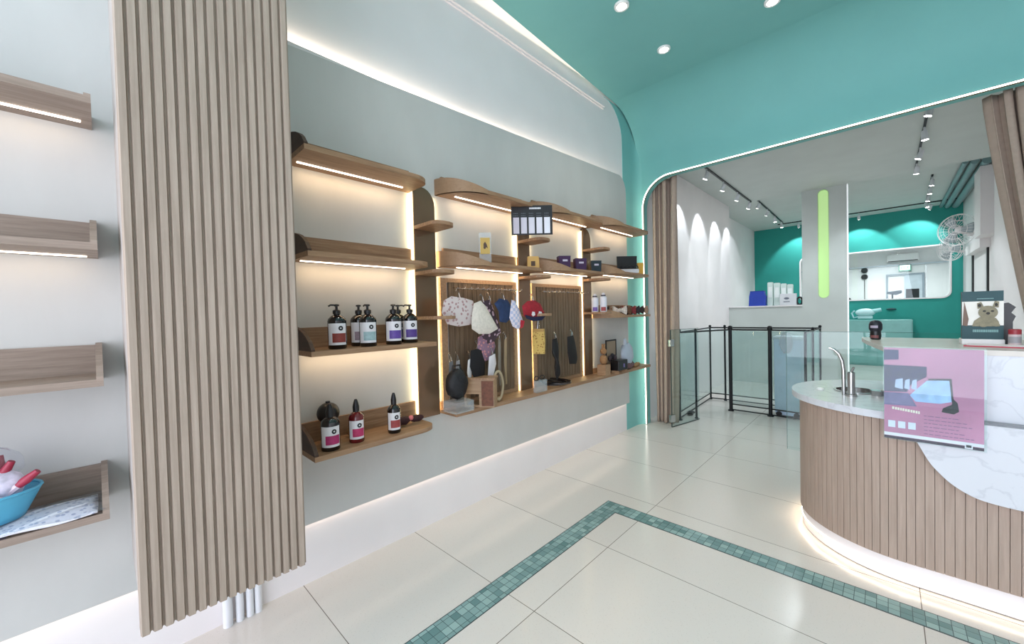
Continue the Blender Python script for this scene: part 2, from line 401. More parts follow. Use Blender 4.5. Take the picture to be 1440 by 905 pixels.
# ============================================================ SLATTED PILLAR
sp = thing('slatted_pillar', 'tall boxed pillar clad in grey oak slats between the shelf groups', 'pillar', (-2.05, .30, 0))
ZB = .515
MB().box((XW - (-2.05), .062 - .30, ZB), (-1.755 + 2.05, .535 - .30, 4.25)).build('box', plain('greige_boxing', (178, 170, 164), .7), sp)
sb = MB(); n = 17; y0, y1 = .055, .545; pt = (y1 - y0) / n
sb.box((-1.757 + 2.05, y0 - .3, ZB - .004), (-1.712 + 2.05, y1 - .3, 4.25))
for i in range(n):
    a = y0 + i * pt - .3
    sb.prism([[(-1.712 + 2.05, a), (-1.712 + 2.05, a + pt * .84), (-1.70 + 2.05, a + pt * .72), (-1.70 + 2.05, a + pt * .12)]], 'xy', ZB - .006, 4.25)
sb.build('slat_cladding', M_slat, sp)
for i, y in enumerate((.385, .435, .478, .515)):
    tag(MB(smooth=True).tube([(0, 0, 0), (0, 0, 1.1)], .017 if i else .021, 12).build('pipe', plain('white_pvc', (226, 228, 232), .4), loc=(XW + .03, y, 0)),
        'white vertical pipe dropping to the floor under the slatted pillar', 'pipe', 'white pipes under the slatted pillar')

# ============================================================ SHELVES
def led_light(x, y0, y1, z, e, d=(-.35, 0, -1), name='shelf_light'):
    area(name, (x, (y0 + y1) / 2, z), .012, (y1 - y0), e * .5, (1, .69, .39), d)
def shelf(y0, y1, z, left, right, label, group, mats=(M_oak, M_dark), depth=.28, led=True, back=.115, e=1.5, name='wall_shelf'):
    X = XP; t = thing(name, label, 'shelf', (X, y0, z), 0, group); L = y1 - y0
    D = depth; T = .026
    o = [(0, 0)]
    if left == 'curve': o += [(D * (1 - cos(a)), .24 * (1 - sin(a)) if False else 0) for a in ()] + [(D * sin(a), .26 * (1 - cos(a))) for a in [radians(q) for q in range(9, 91, 9)]]
    else: o += [(D, 0)]
    if right == 'round': o += [(D, L - .12)] + [(D - .10 * (1 - cos(radians(q))) * 1.0, L - .12 + .12 * sin(radians(q))) for q in range(15, 91, 15)]
    else: o += [(D, L)]
    o += [(0, L)]
    MB().prism([o], 'xy', 0, T).build('bottom_board', mats[0], t)
    MB().box((0, .02 if left != 'curve' else .05, T), (.018, L, T + back)).build('back_board', mats[0], t)
    def cap(a, b):
        q = [(0, T), (D, T), (D, T + .008)] + [(D * cos(radians(g)) * .97, T + .008 + (back) * sin(radians(g)) ** 1.3) for g in (12, 25, 38, 52, 65, 78)] + [(.02, T + back + .008), (0, T + back + .008)]
        return MB().prism([q], 'xz', a, b)
    if left == 'cap': cap(0, .018).build('end_cap', mats[1], t)
    if right == 'cap': cap(L - .018, L).build('end_cap', mats[1], t)
    if left == 'curve':
        cv = MB(smooth=True)
        A = [radians(q) for q in range(0, 91, 6)]
        for i in range(len(A) - 1):
            vs = []
            for a in (A[i], A[i + 1]):
                x, y = D * sin(a), .26 * (1 - cos(a)); h = back * .72 * max(0, cos(a)) ** 1.2 + .004
                nx, ny = .014 * sin(a - pi / 2) * -1, .014
                vs.append(((x, y), (x * .93, y + .016), h))
            (p, pi_, h1), (q, qi, h2) = vs
            f = cv.b.verts.new
            a1, a2, a3, a4 = f((p[0], p[1], 0)), f((q[0], q[1], 0)), f((q[0], q[1], T + h2)), f((p[0], p[1], T + h1))
            b1, b2, b3, b4 = f((pi_[0], pi_[1], 0)), f((qi[0], qi[1], 0)), f((qi[0], qi[1], T + h2)), f((pi_[0], pi_[1], T + h1))
            for fc in ((a1, a2, a3, a4), (b4, b3, b2, b1), (a4, a3, b3, b4), (a1, b1, b2, a2)): cv.b.faces.new(fc)
        bmesh.ops.remove_doubles(cv.b, verts=cv.b.verts[:], dist=.0002)
        cv.build('curved_end', M_curv, t)
    if led:
        ya, yb = (.12 if left == 'curve' else .03), L - (.09 if right == 'round' else .03)
        MB().box((.075, ya, -.005), (.087, yb, 0)).build('light_strip', E_led, t)
        led_light(X + .081, y0 + ya, y0 + yb, z - .012, e)
    return t
GB = 'oak shelves of the first display bay'
shelf(.71, 1.455, 2.33, 'cap', 'round', 'top oak shelf beside the slatted pillar, empty with a lit underside', GB)
shelf(.71, 1.455, 1.81, 'cap', 'round', 'second oak shelf beside the slatted pillar, empty, above the pump bottles', GB)
shelf(.71, 1.455, 1.31, 'cap', None, 'oak shelf carrying the row of six dark pump bottles', GB, e=1.5)
shelf(.71, 1.455, .785, 'cap', 'round', 'lowest oak tray shelf beside the slatted pillar with three bottles', GB, led=False)
GL = 'grey oak shelves left of the slatted pillar'
lm = (M_oakg, M_oakg)
shelf(-1.6, 0.0, 2.285, None, 'cap', 'topmost grey oak shelf left of the slatted pillar', GL, lm, e=1.0, back=.02)
shelf(-1.6, 0.0, 1.765, None, 'cap', 'second highest grey oak shelf left of the slatted pillar', GL, lm, e=1.0)
shelf(-1.6, 0.0, 1.275, None, 'cap', 'empty pale oak shelf left of the pillar, third from the top', GL, lm, led=False)
shelf(-1.6, 0.0, .79, None, 'cap', 'lowest grey oak shelf left of the pillar holding blue basket and packs', GL, lm, led=False)
GR = 'oak shelves above the hanging racks'
bays = [(1.67, 2.50), (2.67, 3.50), (3.67, 4.53)]
nm = ['the second display bay', 'the third display bay', 'the far display bay by the curtain']
dzt, dzm = (.01, .035, .07), (.03, .055, .085)
for (a, b), q, d1, d2 in zip(bays, nm, dzt, dzm):
    shelf(a, b + .08, 2.345 + d1, 'curve', 'round', 'top oak shelf with curved left end in ' + q, GR, (M_oak, M_oakx), e=1.6)
    shelf(a, b + .08, 1.815 + d2, 'curve', 'round', 'middle oak shelf with curved left end in ' + q, GR, (M_oak, M_oakx), e=1.6)
shelf(3.67, 4.55, 1.43, 'curve', None, 'lower oak shelf of the far bay crowded with small bow packs', GR, (M_oak, M_oakx), e=1.2, led=False)
# long sill under bays two to four
sill = thing('display_sill', 'long oak sill board under the hanging racks', 'shelf', (XP, 1.66, .80))
MB().box((0, 0, 0), (.20, 3.05, .03), .004).build('board', M_oak, sill)
MB().box((0, 0, .03), (.012, 2.87, .08)).build('back_lip', M_oak, sill)
area('sill_glow', (XP + .16, 3.1, .795), .02, 2.8, 0.5, WARM, (-.4, 0, -1))

# mirror strips with lit edges
for k, (a, b) in enumerate(((1.475, 1.645), (2.505, 2.655), (3.505, 3.655))):
    w = ['first two display bays, nearest the pillar', 'second and third display bays, behind the price card', 'third and fourth display bays'][k]
    t = thing('bronze_mirror', 'bronze mirror strip between the ' + w, 'mirror', (XP, a, .80), 0, 'bronze mirror strips between the bays')
    W_ = b - a
    q = [(0, 0), (W_, 0)] + [(W_ - .10 + .10 * cos(radians(g)), 1.46 + .12 * sin(radians(g))) for g in range(0, 91, 15)] + [(0, 1.58)]
    MB().prism([q], 'yz', .022, .030).build('mirror_pane', M_mirror, t)
    MB().prism([[(.008, .004), (W_ - .008, .004), (W_ - .008, 1.46), (W_ - .10, 1.57), (.008, 1.57)]], 'yz', 0, .022).build('backing_frame', M_dark, t)
    MB().box((.004, -.003, .01), (.016, .004, 1.55)).build('light_strip', E_ledv, t)
    MB().box((.004, W_ - .006, .01), (.016, W_ + .003, 1.45)).build('light_strip', E_ledv, t)
    area('mirror_glow', (XP + .02, a - .008, 1.58), .012, 1.5, 1.5, (1, .80, .42), (-.75, -1, 0), roll_axis=(0, 0, 1))
    area('mirror_glow', (XP + .02, b + .008, 1.58), .012, 1.5, 1.1, (1, .74, .40), (-.75, 1, 0), roll_axis=(0, 0, 1))
    for j, z in enumerate((2.085, 1.775, 1.475)):
        lv = ['highest', 'middle', 'lowest'][j]
        wh_ = ['the first mirror strip, nearest the pillar', 'the second mirror strip', 'the third mirror strip, nearest the curtain'][k]
        c = MB().prism([[(0, 0), (.20, 0), (.235, .02), (.25, .06), (.25, .11), (.235, .15), (.20, .175), (0, .175)]], 'xy', 0, .022)
        tag(c.build('corner_shelf', M_oak, loc=(XP + .031, a - .004, z + (0, .02, .045)[k] * (j < 2))), '%s of the small oak shelves on %s' % (lv, wh_), 'shelf', 'small oak shelves on the mirror strips')

# grooved panels with rails
def hook_panel(y0, y1, label, nh):
    t = thing('hook_panel', label, 'panel', (XP, y0, .84), 0, 'grooved oak panels with hook rails'); L = y1 - y0; H = .93
    g = MB().box((0, .02, .02), (.010, L - .02, H - .02))
    n = 15; w = (L - .05) / n
    for i in range(n): g.box((.010, .025 + i * w, .022), (.014, .025 + (i + .88) * w, H - .022))
    g.build('grooved_board', M_groove, t)
    MB().prism([[(-.055, -.008), (L + .02, -.008), (L + .02, H), (-.055, H)], [(.0, .02), (L - .02, .02), (L - .02, H - .03), (.0, H - .03)]], 'yz', 0, .02).build('frame', M_oakx, t)
    MB(smooth=True).tube([(.07, .04, .855), (.07, L - .04, .855)], .006, 8).build('rail', M_chrome, t)
    for i in range(nh):
        y = .06 + (L - .12) * i / (nh - 1)
        h = MB(smooth=True).tube([(.014, y, .862), (.07, y, .862), (.13, y, .845), (.155, y, .85), (.16, y, .862)], .0028, 6)
        h.build('hook', M_chrome, t)
    return t
hook_panel(1.74, 2.46, 'grooved oak hook panel behind the hanging dog clothes', 11)
hook_panel(2.74, 3.46, 'grooved oak hook panel with empty hooks in the third bay', 11)

# ============================================================ CEILING DOWNLIGHTS, TRACKS
for k, (x, y) in enumerate(((-1.56, 3.02), (-1.535, 3.80), (-.667, 3.86))):
    t = thing('downlight', ['round recessed downlight nearest the viewer in the teal ceiling', 'round recessed downlight at the far left of the teal ceiling', 'round recessed downlight at the top edge, right of the other two'][k], 'light', (x, y, 3.985), 0, 'recessed downlights in the teal ceiling')
    MB(smooth=True).lathe([(.046, .012), (.060, .012), (.060, .002), (.056, -.004), (.046, -.002)], n=28).build('trim_ring', plain('white_ring', (235, 235, 232), .4), t)
    MB(smooth=True).lathe([(.045, .008), (.044, -.001), (.03, -.004), (.001, -.005)], n=24).build('lens', E_spot, t)
    spot('downlight_beam', (x, y, 3.95), (x, y, 0), 26, NEUT, 110, .9, .05)
for (x, y) in ((-.65, 2.2), (-.65, .6), (-1.5, 1.4), (.9, 1.4), (.9, 3.1)):
    spot('downlight_beam', (x, y, 3.95), (x, y, 0), 26, NEUT, 110, .9, .05)

def track(p0, p1, n, label, targets=None, e=30, first=.08, ang=60):
    p0, p1 = Vector(p0), Vector(p1)
    t = thing('track_light', label, 'light', p0, 0)
    d = p1 - p0; ln = d.length
    MB().tube([(0, 0, -.012), tuple(d + Vector((0, 0, -.012)))], .017, 4).build('track', M_blackm if n else M_white, t)
    for i in range(n):
        c = d * (first + (1 - 2 * first) * i / max(1, n - 1))
        tgt = Vector(targets[i]) if targets else (p0 + c + Vector((0, .8, -2)))
        a = (tgt - p0 - c).normalized()
        h = MB(smooth=True)
        h.tube([c + Vector((0, 0, -.02)), c + Vector((0, 0, -.09))], .010, 8)
        q = c + Vector((0, 0, -.12)); h.tube([q - a * .055, q + a * .055], [.026, .034], 16)
        hd = h.build('spotlight_head', plain('white_lamp_body', (215, 218, 222), .4), t)
        MB(smooth=True).tube([q + a * .0555, q + a * .058], .029, 16).build('lens', E_spot, hd)
        w = p0 + q + a * .07
        spot('track_beam', w, tgt, e, (.86, .94, 1), ang, .35, .02)
    return t
# second room, left track washes the white wall in scallops
track((-1.95, 6.2, 3.62), (-1.95, 9.0, 3.62), 4, 'left ceiling track with spotlights washing the white wall', [(-2.38, y, 2.6) for y in (6.35, 7.3, 8.25, 9.0)], 38, .05, 62)
track((.33, 5.6, 3.62), (.33, 8.9, 3.62), 4, 'right ceiling track with four bright spots before the doorway', [(-.5, 6.3, .9), (.6, 7.1, 0), (-.8, 7.8, 1), (0, 9.0, 1.2)], 45, .12, 100)
track((-2.0, 9.7, 3.82), (-2.05, 12.95, 3.82), 4, 'far left ceiling track seen above the blue box', [(-2.9, 10.4, 2.6), (-2.9, 11.3, 2.6), (-2.0, 12.4, 0), (-1.7, 13.2, 0)], 32, .06, 70)
track((.60, 10.4, 3.82), (.65, 12.95, 3.82), 4, 'far right ceiling track with four small spots near the teal wall', [(.2, 10.8, 0), (.4, 11.6, 0), (0, 12, 0), (1.2, 12.4, 1.2)], 32, .05, 62)
track((-2.2, 13.15, 3.82), (1.2, 13.15, 3.82), 3, 'long thin ceiling track running across in front of the teal wall', [(-1.75, 13.8, 2.75), (-.5, 13.8, 2.8), (.45, 13.8, 2.85)], 75, .14, 85)
spot('room_fill', (0, 15.6, 3.4), (0, 15.6, 0), 520, COOL, 165, .8, .3)  # overhead fill added to brighten the back rooms, no fittings here
spot('room_fill', (-.6, 11.4, 3.7), (-.6, 11.4, 0), 190, COOL, 165, .8, .2)
spot('room_fill', (-.9, 7.4, 3.5), (-.9, 7.4, 0), 95, COOL, 165, .8, .2)

# ============================================================ CURTAINS
def curtain(fn_l, fn_r, z0, z1, folds, label, y, seedo=0, amp=.045):
    M_c = M_curt
    def fn(u, v):
        z = z1 + (z0 - z1) * v
        a, b = fn_l(z), fn_r(z)
        uu = u + .006 * sin(u * 23 + seedo)
        x = a + (b - a) * uu
        ph = u * folds * 2 * pi + .5 * sin(u * 9 + seedo) + .35 * sin(v * 3 + u * 5)
        am = amp * (.6 + .4 * sin(u * 13 + 1.3 + seedo)) * (1 - .25 * v)
        return (x + .35 * am * sin(2 * ph) , y + am * sin(ph), z)
    return tag(MB(smooth=True).sheet(fn, folds * 22, 40).build('curtain', M_c, solid=.004), label, 'curtain')
M_curt = plain('taupe_curtain_cloth', (176, 156, 142), .85, vary=.05, scale=30)
lerp = lambda a, b, t: a + (b - a) * max(0, min(1, t))
curtain(lambda z: lerp(OX0 + .015, OX0 + .03, (3.1 - z) / 3), lambda z: lerp(-1.94, -2.02, (3.2 - z) / 3.2), .01, OZ + .03, 5, 'taupe curtain hanging full length at the left of the opening', YF + .26, 0, .12)
def rl(z):
    if z > 1.25: return lerp(.585, .84, (max(0, 3.2 - z) / 1.95) ** 1.1)
    return lerp(.84, .80, (1.25 - z) / 1.2)
curtain(rl, lambda z: 1.09, .01, OZ + .03, 7, 'taupe curtain swept aside at the right edge of the opening', YF + .26, 2, .13)
rod = thing('curtain_rail', 'slim dark rail along the head of the arched opening', 'rail', (-2.25, YF + .20, 3.26))
MB(smooth=True).tube([(0, 0, 0), (3.35, 0, 0)], .010, 8).build('rod', M_blackm, rod)
for i in range(3): MB().box((.4 + i * 1.2, -.01, 0), (.42 + i * 1.2, .01, .36)).build('bracket', M_blackm, rod)

# ============================================================ GLASS FENCE AND PLAYPEN
gf = thing('glass_fence', 'clear low glass fence across the opening behind the counter', 'glass', (-.77, YF + .05, 0))
MB().box((0, 0, 0), (.95, .008, 1.245)).build('pane', M_glass, gf)
MB().box((.96, 0, 0), (1.95, .008, 1.245)).build('pane', M_glass, gf)
MB().box((0, -.001, 0), (.003, .009, 1.245)).box((0, -.001, 1.243), (.95, .009, 1.247)).build('glass_edge', M_edge, gf)
gg = thing('glass_gate', 'open glass gate beside the left curtain, hinged near the floor', 'glass', (-1.985, 4.98, 0), atan2(.60, .13) - pi / 2)
MB().box((-.004, 0, .01), (.004, .62, 1.245)).build('pane', M_glass, gg)
MB().box((-.006, 0, .006), (.006, .62, .012)).box((-.006, -.003, .006), (.006, .003, 1.245)).box((-.005, 0, 1.243), (.005, .62, 1.247)).build('glass_edge', plain('dark_glass_edge', (50, 66, 64), .3), gg)
for z in (.12, 1.08):
    MB().box((-.02, -.03, z - .045), (.02, .05, z + .045), .004).build('hinge', M_chrome, gg)

pen = thing('playpen', 'black framed pet playpen of clear panels behind the curtain', 'playpen', (-1.4, 6.3, 0))
def P_(x, y): return Vector((x + 1.4, y - 6.3, 0))
posts = {'A': (-2.05, 5.40), 'B': (-1.90, 5.62), 'H': (-2.09, 6.2), 'C': (-2.13, 6.99), 'D': (-1.909, 7.0), 'E': (-1.66, 6.35), 'F': (-1.165, 6.34), 'K': (-.69, 6.30), 'G': (-.684, 7.0), 'J': (-.684, 5.62), 'D2': (-1.31, 7.0)}
for k, (x, y) in posts.items():
    if k == 'D2' or k == 'H': continue
    r = .024 if k in 'AEF' else .014
    p = P_(x, y)
    pm = MB(smooth=True).tube([p, p + Vector((0, 0, 1.20))], r, 10).ball(p + Vector((0, 0, 1.215)), r * 1.5, seg=10)
    pm.lathe([(r * 1.7, 0), (r * 1.7, .015), (r, .02)], p, 12)
    pm.build('post', M_blackm, pen)
for a, b in (('A', 'C'), ('C', 'D'), ('D', 'G'), ('A', 'E'), ('E', 'F'), ('F', 'K'), ('G', 'K'), ('K', 'J')):
    pa, pb = P_(*posts[a]), P_(*posts[b])
    d = (pb - pa).normalized(); nrm = Vector((-d.y, d.x, 0))
    zb = .10
    MB(smooth=True).tube([pa + Vector((0, 0, 1.19)), pb + Vector((0, 0, 1.19))], .011, 8).build('top_rail', M_blackm, pen)
    if (a, b) != ('A', 'E'):
        MB(smooth=True).tube([pa + Vector((0, 0, zb)), pb + Vector((0, 0, zb))], .009, 8).tube([pa + Vector((0, 0, .02)), pb + Vector((0, 0, .02))], .009, 8).build('bottom_rail', M_blackm, pen)
        g = MB()
        c = [pa + nrm * .003, pb + nrm * .003, pb - nrm * .003, pa - nrm * .003]
        lo = [g.b.verts.new(q + Vector((0, 0, zb))) for q in c]; hi = [g.b.verts.new(q + Vector((0, 0, 1.17))) for q in c]
        g.b.faces.new(lo); g.b.faces.new(hi[::-1])
        for i in range(4): g.b.faces.new((lo[i], lo[(i + 1) % 4], hi[(i + 1) % 4], hi[i]))
        g.build('clear_panel', M_acryl, pen)
cr = thing('storage_crate', 'tall pale blue crate standing inside the playpen behind the counter tip', 'crate', (-.99, 6.55, 0))
cb = MB(smooth=True).prism([[(-.14, .06), (-.11, .02), (.13, .02), (.16, .06), (.165, 1.06), (-.145, 1.06)]], 'xz', -.13, .13)
cb.build('body', plain('pale_blue_plastic', (196, 214, 238), .45), cr)
MB().box((-.155, -.14, 1.06), (.175, .14, 1.10), .008).build('lid', plain('milky_plastic', (215, 222, 230), .4), cr)
for x in (-.09, .11):
    MB(smooth=True).lathe([(.035, -.015), (.035, .015)], (x, -.13, .035), 16, 'y').build('caster', M_black, cr)
pb_ = MB(smooth=True).ball((0, 0, 0), .09, (.8, .5, 1.6), 18, .16)
tag(pb_.build('plastic_bag', M_bag, loc=(-.965, 6.24, 1.03)), 'crumpled clear plastic bag hanging on the playpen rail', 'bag')
gt = MB(smooth=True)
for i in range(3): gt.ball((random.uniform(-.03, .03), random.uniform(-.03, .03), .02 + .015 * i), .03, (1.6, 1.2, .7), 10, .15)
tag(gt.build('leash', M_black, loc=(-2.0, 5.75, 0)), 'black leash bundled on the floor inside the playpen', 'leash')

# ============================================================ THINGS IN THE BACK ROOMS
ZL = 1.535
b = thing('storage_box', 'bright blue storage box on the half wall ledge', 'box', (-1.86, YM + .07, ZL))
MB().prism([[(-.16, 0), (.13, 0), (.135, .20), (.12, .205), (.10, .29), (-.13, .29), (-.15, .2)]], 'xz', -.07, .08).build('body', plain('blue_plastic', (28, 62, 170), .5), b)
MB().box((-.135, -.075, .285), (.105, .085, .30), .004).build('lid', plain('blue_lid', (22, 50, 150), .5), b)
for i, (x, w, h) in enumerate(((-1.66, .09, .46), (-1.55, .10, .44), (-1.44, .09, .42), (-1.34, .09, .40))):
    c = thing('supply_pack', 'tall pale pack standing in the row behind the blue box', 'pack', (x, YM + .10, ZL), 0, 'pale packs on the half wall')
    MB(smooth=True).prism([rrect(-w / 2, .0, w / 2, h, .02)], 'xz', -.04, .04).build('pack_body', plain('pale_green_white', (206, 222, 216), .5), c)
    MB().box((-w / 2 + .015, -.044, h * .35), (w / 2 - .015, -.039, h * .8)).build('front_label', plain('white_print', (232, 238, 236), .5), c)
c = thing('printed_carton', 'white printed carton beside the pillar on the half wall', 'box', (-1.36, YM + .02, ZL))
MB().box((-.13, -.05, 0), (.13, .04, .22), .004).build('carton', plain('white_carton', (214, 216, 220), .6), c)
MB(smooth=True).lathe([(.035, -.0515), (.035, -.05)], (-.02, 0, .13), 18, 'y', 1.2, .6).box((-.07, -.0515, .06), (.03, -.05, .075)).build('printed_mark', plain('grey_print', (100, 108, 120), .6), c)
c = thing('tape_roll', 'dark roll leaning between white carton and pillar', 'roll', (-1.185, YM + .03, ZL))
MB(smooth=True).tube([(.04 * cos(a), 0, .075 + .07 * sin(a)) for a in [2 * pi * i / 20 for i in range(20)]], .017, 8, True).build('roll', M_black, c)
# far room
ac = thing('air_conditioner', 'white wall air conditioner seen through the far window', 'air conditioner', (.36, 17.36, 2.84))
MB().box((-.36, 0, 0), (.36, .14, .24), .02).build('body', M_white, ac)
MB().box((-.33, -.005, .005), (.33, .03, .03)).build('air_outlet', M_black, ac)
ex = thing('exit_sign', 'small green and white exit sign above the far doorway', 'sign', (.41, 17.42, 2.535))
MB().box((-.14, 0, 0), (.14, .05, .22), .004).build('housing', plain('green_sign', (120, 190, 165), .5), ex)
MB().box((-.115, -.006, .03), (.115, 0, .19)).build('sign_face', emis('exit_face', (.8, 1, .9), .9), ex)
text('EXIT', .09, plain('exit_green', (30, 140, 90), .5), 'lettering', ex, Matrix.Translation((0, -.007, .075)) @ Matrix.Rotation(pi / 2, 4, 'X'))
struct(MB().prism([[(-.02, 0), (.84, 0), (.84, 2.46), (-.02, 2.46)], [(.03, 0.01), (.79, 0.01), (.79, 2.41), (.03, 2.41)]], 'xz', 17.44, 17.5).build('trim_8', plain('grey_frame', (140, 148, 158), .5)))
struct(MB().box((.40, 17.46, 0), (.79, 17.49, 2.41)).build('door_1', plain('door_grey', (190, 196, 204), .5)))
struct(MB().box((-2.9, 17.42, 2.72), (2.1, 17.5, 2.76)).build('trim_9', plain('pale_conduit', (190, 196, 205), .5)))
hn = thing('wall_speaker', 'pair of round black ports on a thin stem in the far white room', 'speaker', (-.53, 17.45, 2.43))
for z in (.0, .21): MB(smooth=True).lathe([(.06, -.03), (.06, .0)], (0, 0, z), 18, 'y').lathe([(.085, 0), (.085, .05)], (0, 0, z), 18, 'y').build('port', M_black, hn)
MB(smooth=True).tube([(0, .03, -.8), (0, .03, -.1)], .008, 6).build('stem', M_blackm, hn)
mo = thing('monitor', 'dark computer monitor on the counter seen through the far window', 'monitor', (.55, 16.6, 1.58))
MB().box((-.14, 0, .08), (.14, .03, .37), .008).build('screen', M_black, mo)
MB().box((-.02, .0, 0), (.02, .03, .09)).box((-.08, -.05, 0), (.08, .07, .012)).build('stand', M_blackm, mo)
wt = thing('work_table', 'long white counter below the far window with equipment on it', 'table', (-.2, 16.6, 0))
MB().box((-1.9, -.35, 1.54), (1.9, .35, 1.58)).build('tabletop', M_white, wt)
for x in (-1.8, 1.8): MB().box((x - .03, -.3, 0), (x + .03, .3, 1.54)).build('leg', M_white, wt)
ca = thing('grooming_machine', 'dark machine with an angled arm on the far counter', 'machine', (.16, 16.5, 1.58))
MB().box((-.10, -.05, .0), (.0, .1, .10), .01).box((-.06, 0, .10), (-.02, .04, .30)).build('base', M_black, ca)
MB().prism([[(-.16, .30), (.16, .34), (.17, .26), (.05, .20), (-.16, .24)]], 'xz', -.04, .08).build('arm', plain('dark_grey_body', (58, 64, 74), .4), ca)
for i, (x, h, w) in enumerate(((-.85, .16, .04), (-.42, .08, .12), (-.16, .06, .1), (.78, .07, .03), (.95, .09, .05), (-.6, .05, .06))):
    g = ['small black bottle at the left end of the far counter', 'low white tray on the far counter, left of the machine', 'shallow white dish beside the machine', 'small black stub right of the monitor', 'small clear bottle at the right end of the far counter', 'little dark tin below the round wall ports'][i]
    ob = MB(smooth=True).lathe([(w * .8, 0), (w, .01), (w, h * .7), (w * .5, h * .85), (w * .45, h)], n=14)
    tag(ob.build('container', M_black if i in (0, 3, 5) else M_white, loc=(x, 16.42, 1.58)), g, 'container', 'small containers on the far counter')
# objects below the far window
mt = thing('grooming_dryer', 'pale blue dryer with a nozzle on a cabinet below the far window', 'dryer', (-.40, 13.45, 1.16))
MB(smooth=True).ball((0, 0, .15), .13, (1.5, .8, .8), 18).box((-.14, -.06, 0), (.14, .06, .06)).build('body', plain('pale_aqua_plastic', (190, 224, 226), .4), mt)
MB(smooth=True).tube([(.12, 0, .17), (.30, 0, .22)], [.06, .045], 14).build('nozzle', plain('aqua_plastic', (150, 205, 205), .4), mt)
MB(smooth=True).tube([(-.12, 0, .05), (-.22, -.03, .02), (-.26, 0, .14), (-.2, 0, .2)], .02, 8).build('hose', plain('aqua_hose', (170, 210, 214), .4), mt)
cab = thing('low_cabinet', 'pale aqua glossy cabinet standing before the teal wall', 'cabinet', (-.28, 13.4, 0))
MB().box((-.5, -.25, 0), (.72, .3, 1.13), .01).build('carcass', plain('aqua_cabinet', (120, 176, 172), .35), cab)
MB().box((-.48, -.262, .05), (.10, -.25, 1.10)).build('door', plain('aqua_door', (128, 182, 178), .3), cab)
MB().box((.12, -.262, .05), (.70, -.25, 1.10)).build('door', plain('aqua_door', (128, 182, 178), .3), cab)
sc_ = tag(MB(smooth=True).ball((0, 0, 0), .06, (1.6, .4, .5), 12).build('wall_bracket', plain('dark_teal_metal', (24, 70, 72), .4), loc=(.08, YB - .03, 1.38)), 'small dark oval bracket on the teal wall under the window', 'bracket')

def fan(loc, aim, r, label):
    t = thing('wall_fan', label, 'fan', loc, aim, 'white fans on the far right wall')
    # faces -Y locally; wall behind is +Y side arm
    MB(smooth=True).tube([(0, .30, -.06), (0, .12, -.06), (0, .08, 0)], .022, 10).lathe([(.06, .29), (.06, .31)], (0, 0, -.06), 14, 'y').build('arm', M_white, t)
    MB(smooth=True).lathe([(.05, .12), (.07, .06), (.07, 0), (.03, -.02)], (0, 0, 0), 18, 'y').build('motor', M_white, t)
    g = MB(smooth=True)
    for rr, y in ((r, -.03), (r * .97, -.075), (r * .97, .015), (r * .6, -.10), (r * .6, .03), (r * .3, -.105)):
        g.tube([(rr * cos(a), y, rr * sin(a)) for a in [2 * pi * i / 28 for i in range(28)]], .007 if rr == r else .004, 5, True)
    for i in range(24):
        a = 2 * pi * i / 24
        g.tube([(.03 * cos(a), -.105, .03 * sin(a)), (r * .6 * cos(a), -.10, r * .6 * sin(a)), (r * cos(a), -.03, r * sin(a)), (r * .6 * cos(a), .03, r * .6 * sin(a))], .0025, 4)
    g.build('guard', M_white, t)
    for i in range(3):
        a0 = i * 2 * pi / 3
        def fb(u, v, a0=a0): 
            rad = .05 + (r * .85 - .05) * u; a = a0 + (v - .5) * (1.1 - .3 * u)
            return (rad * cos(a), -.05 + .03 * (v - .5), rad * sin(a))
        MB(smooth=True).sheet(fb, 6, 5).build('blade', plain('grey_blade', (150, 160, 164), .4), t, solid=.004)
    return t
fan((1.02, 11.6, 2.92), radians(-35), .30, 'larger white wall fan nearest the doorway')
fan((1.02, 12.7, 2.66), radians(-50), .25, 'smaller white wall fan lower and farther along')
# ceiling pipes of the far room
for i, (x, r) in enumerate(((.93, .035), (1.03, .05), (1.16, .06))):
    tag(MB(smooth=True).tube([(0, 0, 0), (0, 4.0, 0)], r, 12).build('ceiling_pipe', plain('grey_pipe', (120, 150, 152), .5), loc=(x, YM + .7, 3.82 - r - .005)),
        ['thinnest ceiling pipe, farthest from the right wall', 'middle ceiling pipe beside the right wall', 'thickest ceiling pipe hugging the right wall'][i], 'pipe', 'grey pipes under the far ceiling')
struct(MB().box((1.10, 9.9, 2.6), (1.28, 10.5, 3.70)).box((1.16, 10.5, 2.45), (1.28, 12.2, 2.62)).build('trim_10', M_white))
struct(MB().box((1.255, 10.62, 0), (1.282, 10.70, 2.5)).box((1.255, 12.25, 0), (1.282, 12.36, 2.6)).build('trim_11', M_black))

# ============================================================ COUNTER
CX, CY, CR = .10, 3.48, .60
def outline(off, x1=2.15, n=28):
    # stadium left end, straight front and back
    r = CR + off
    return [(x1, CY - r)] + [(CX + r * cos(radians(a)), CY + r * sin(radians(a))) for a in [270 - 180 * i / n for i in range(n + 1)]] + [(x1, CY + r)]
ct = thing('reception_desk', 'curved reception counter with oak slats and white stone top', 'desk', (CX, CY, 0))
def loc2(l): return [(x - CX, y - CY) for x, y in l]
MB(smooth=True).prism([loc2(outline(-.055))], 'xy', .006, .12).build('plinth', M_white, ct)
MB(smooth=True).prism([loc2(outline(-.075))], 'xy', 0, .01).build('plinth_foot', M_blackm, ct)
pts = [(x, y, .060) for x, y in loc2(outline(-.054))][:-1]
MB().tube(pts, .005, 6).build('light_strip', E_led, ct)
body = MB(smooth=True).prism([loc2(outline(-.056))], 'xy', .12, .885).build('carcass', M_cslat, ct)
sm = MB(); 
ol = loc2(outline(-.045, 2.15, 200)); 
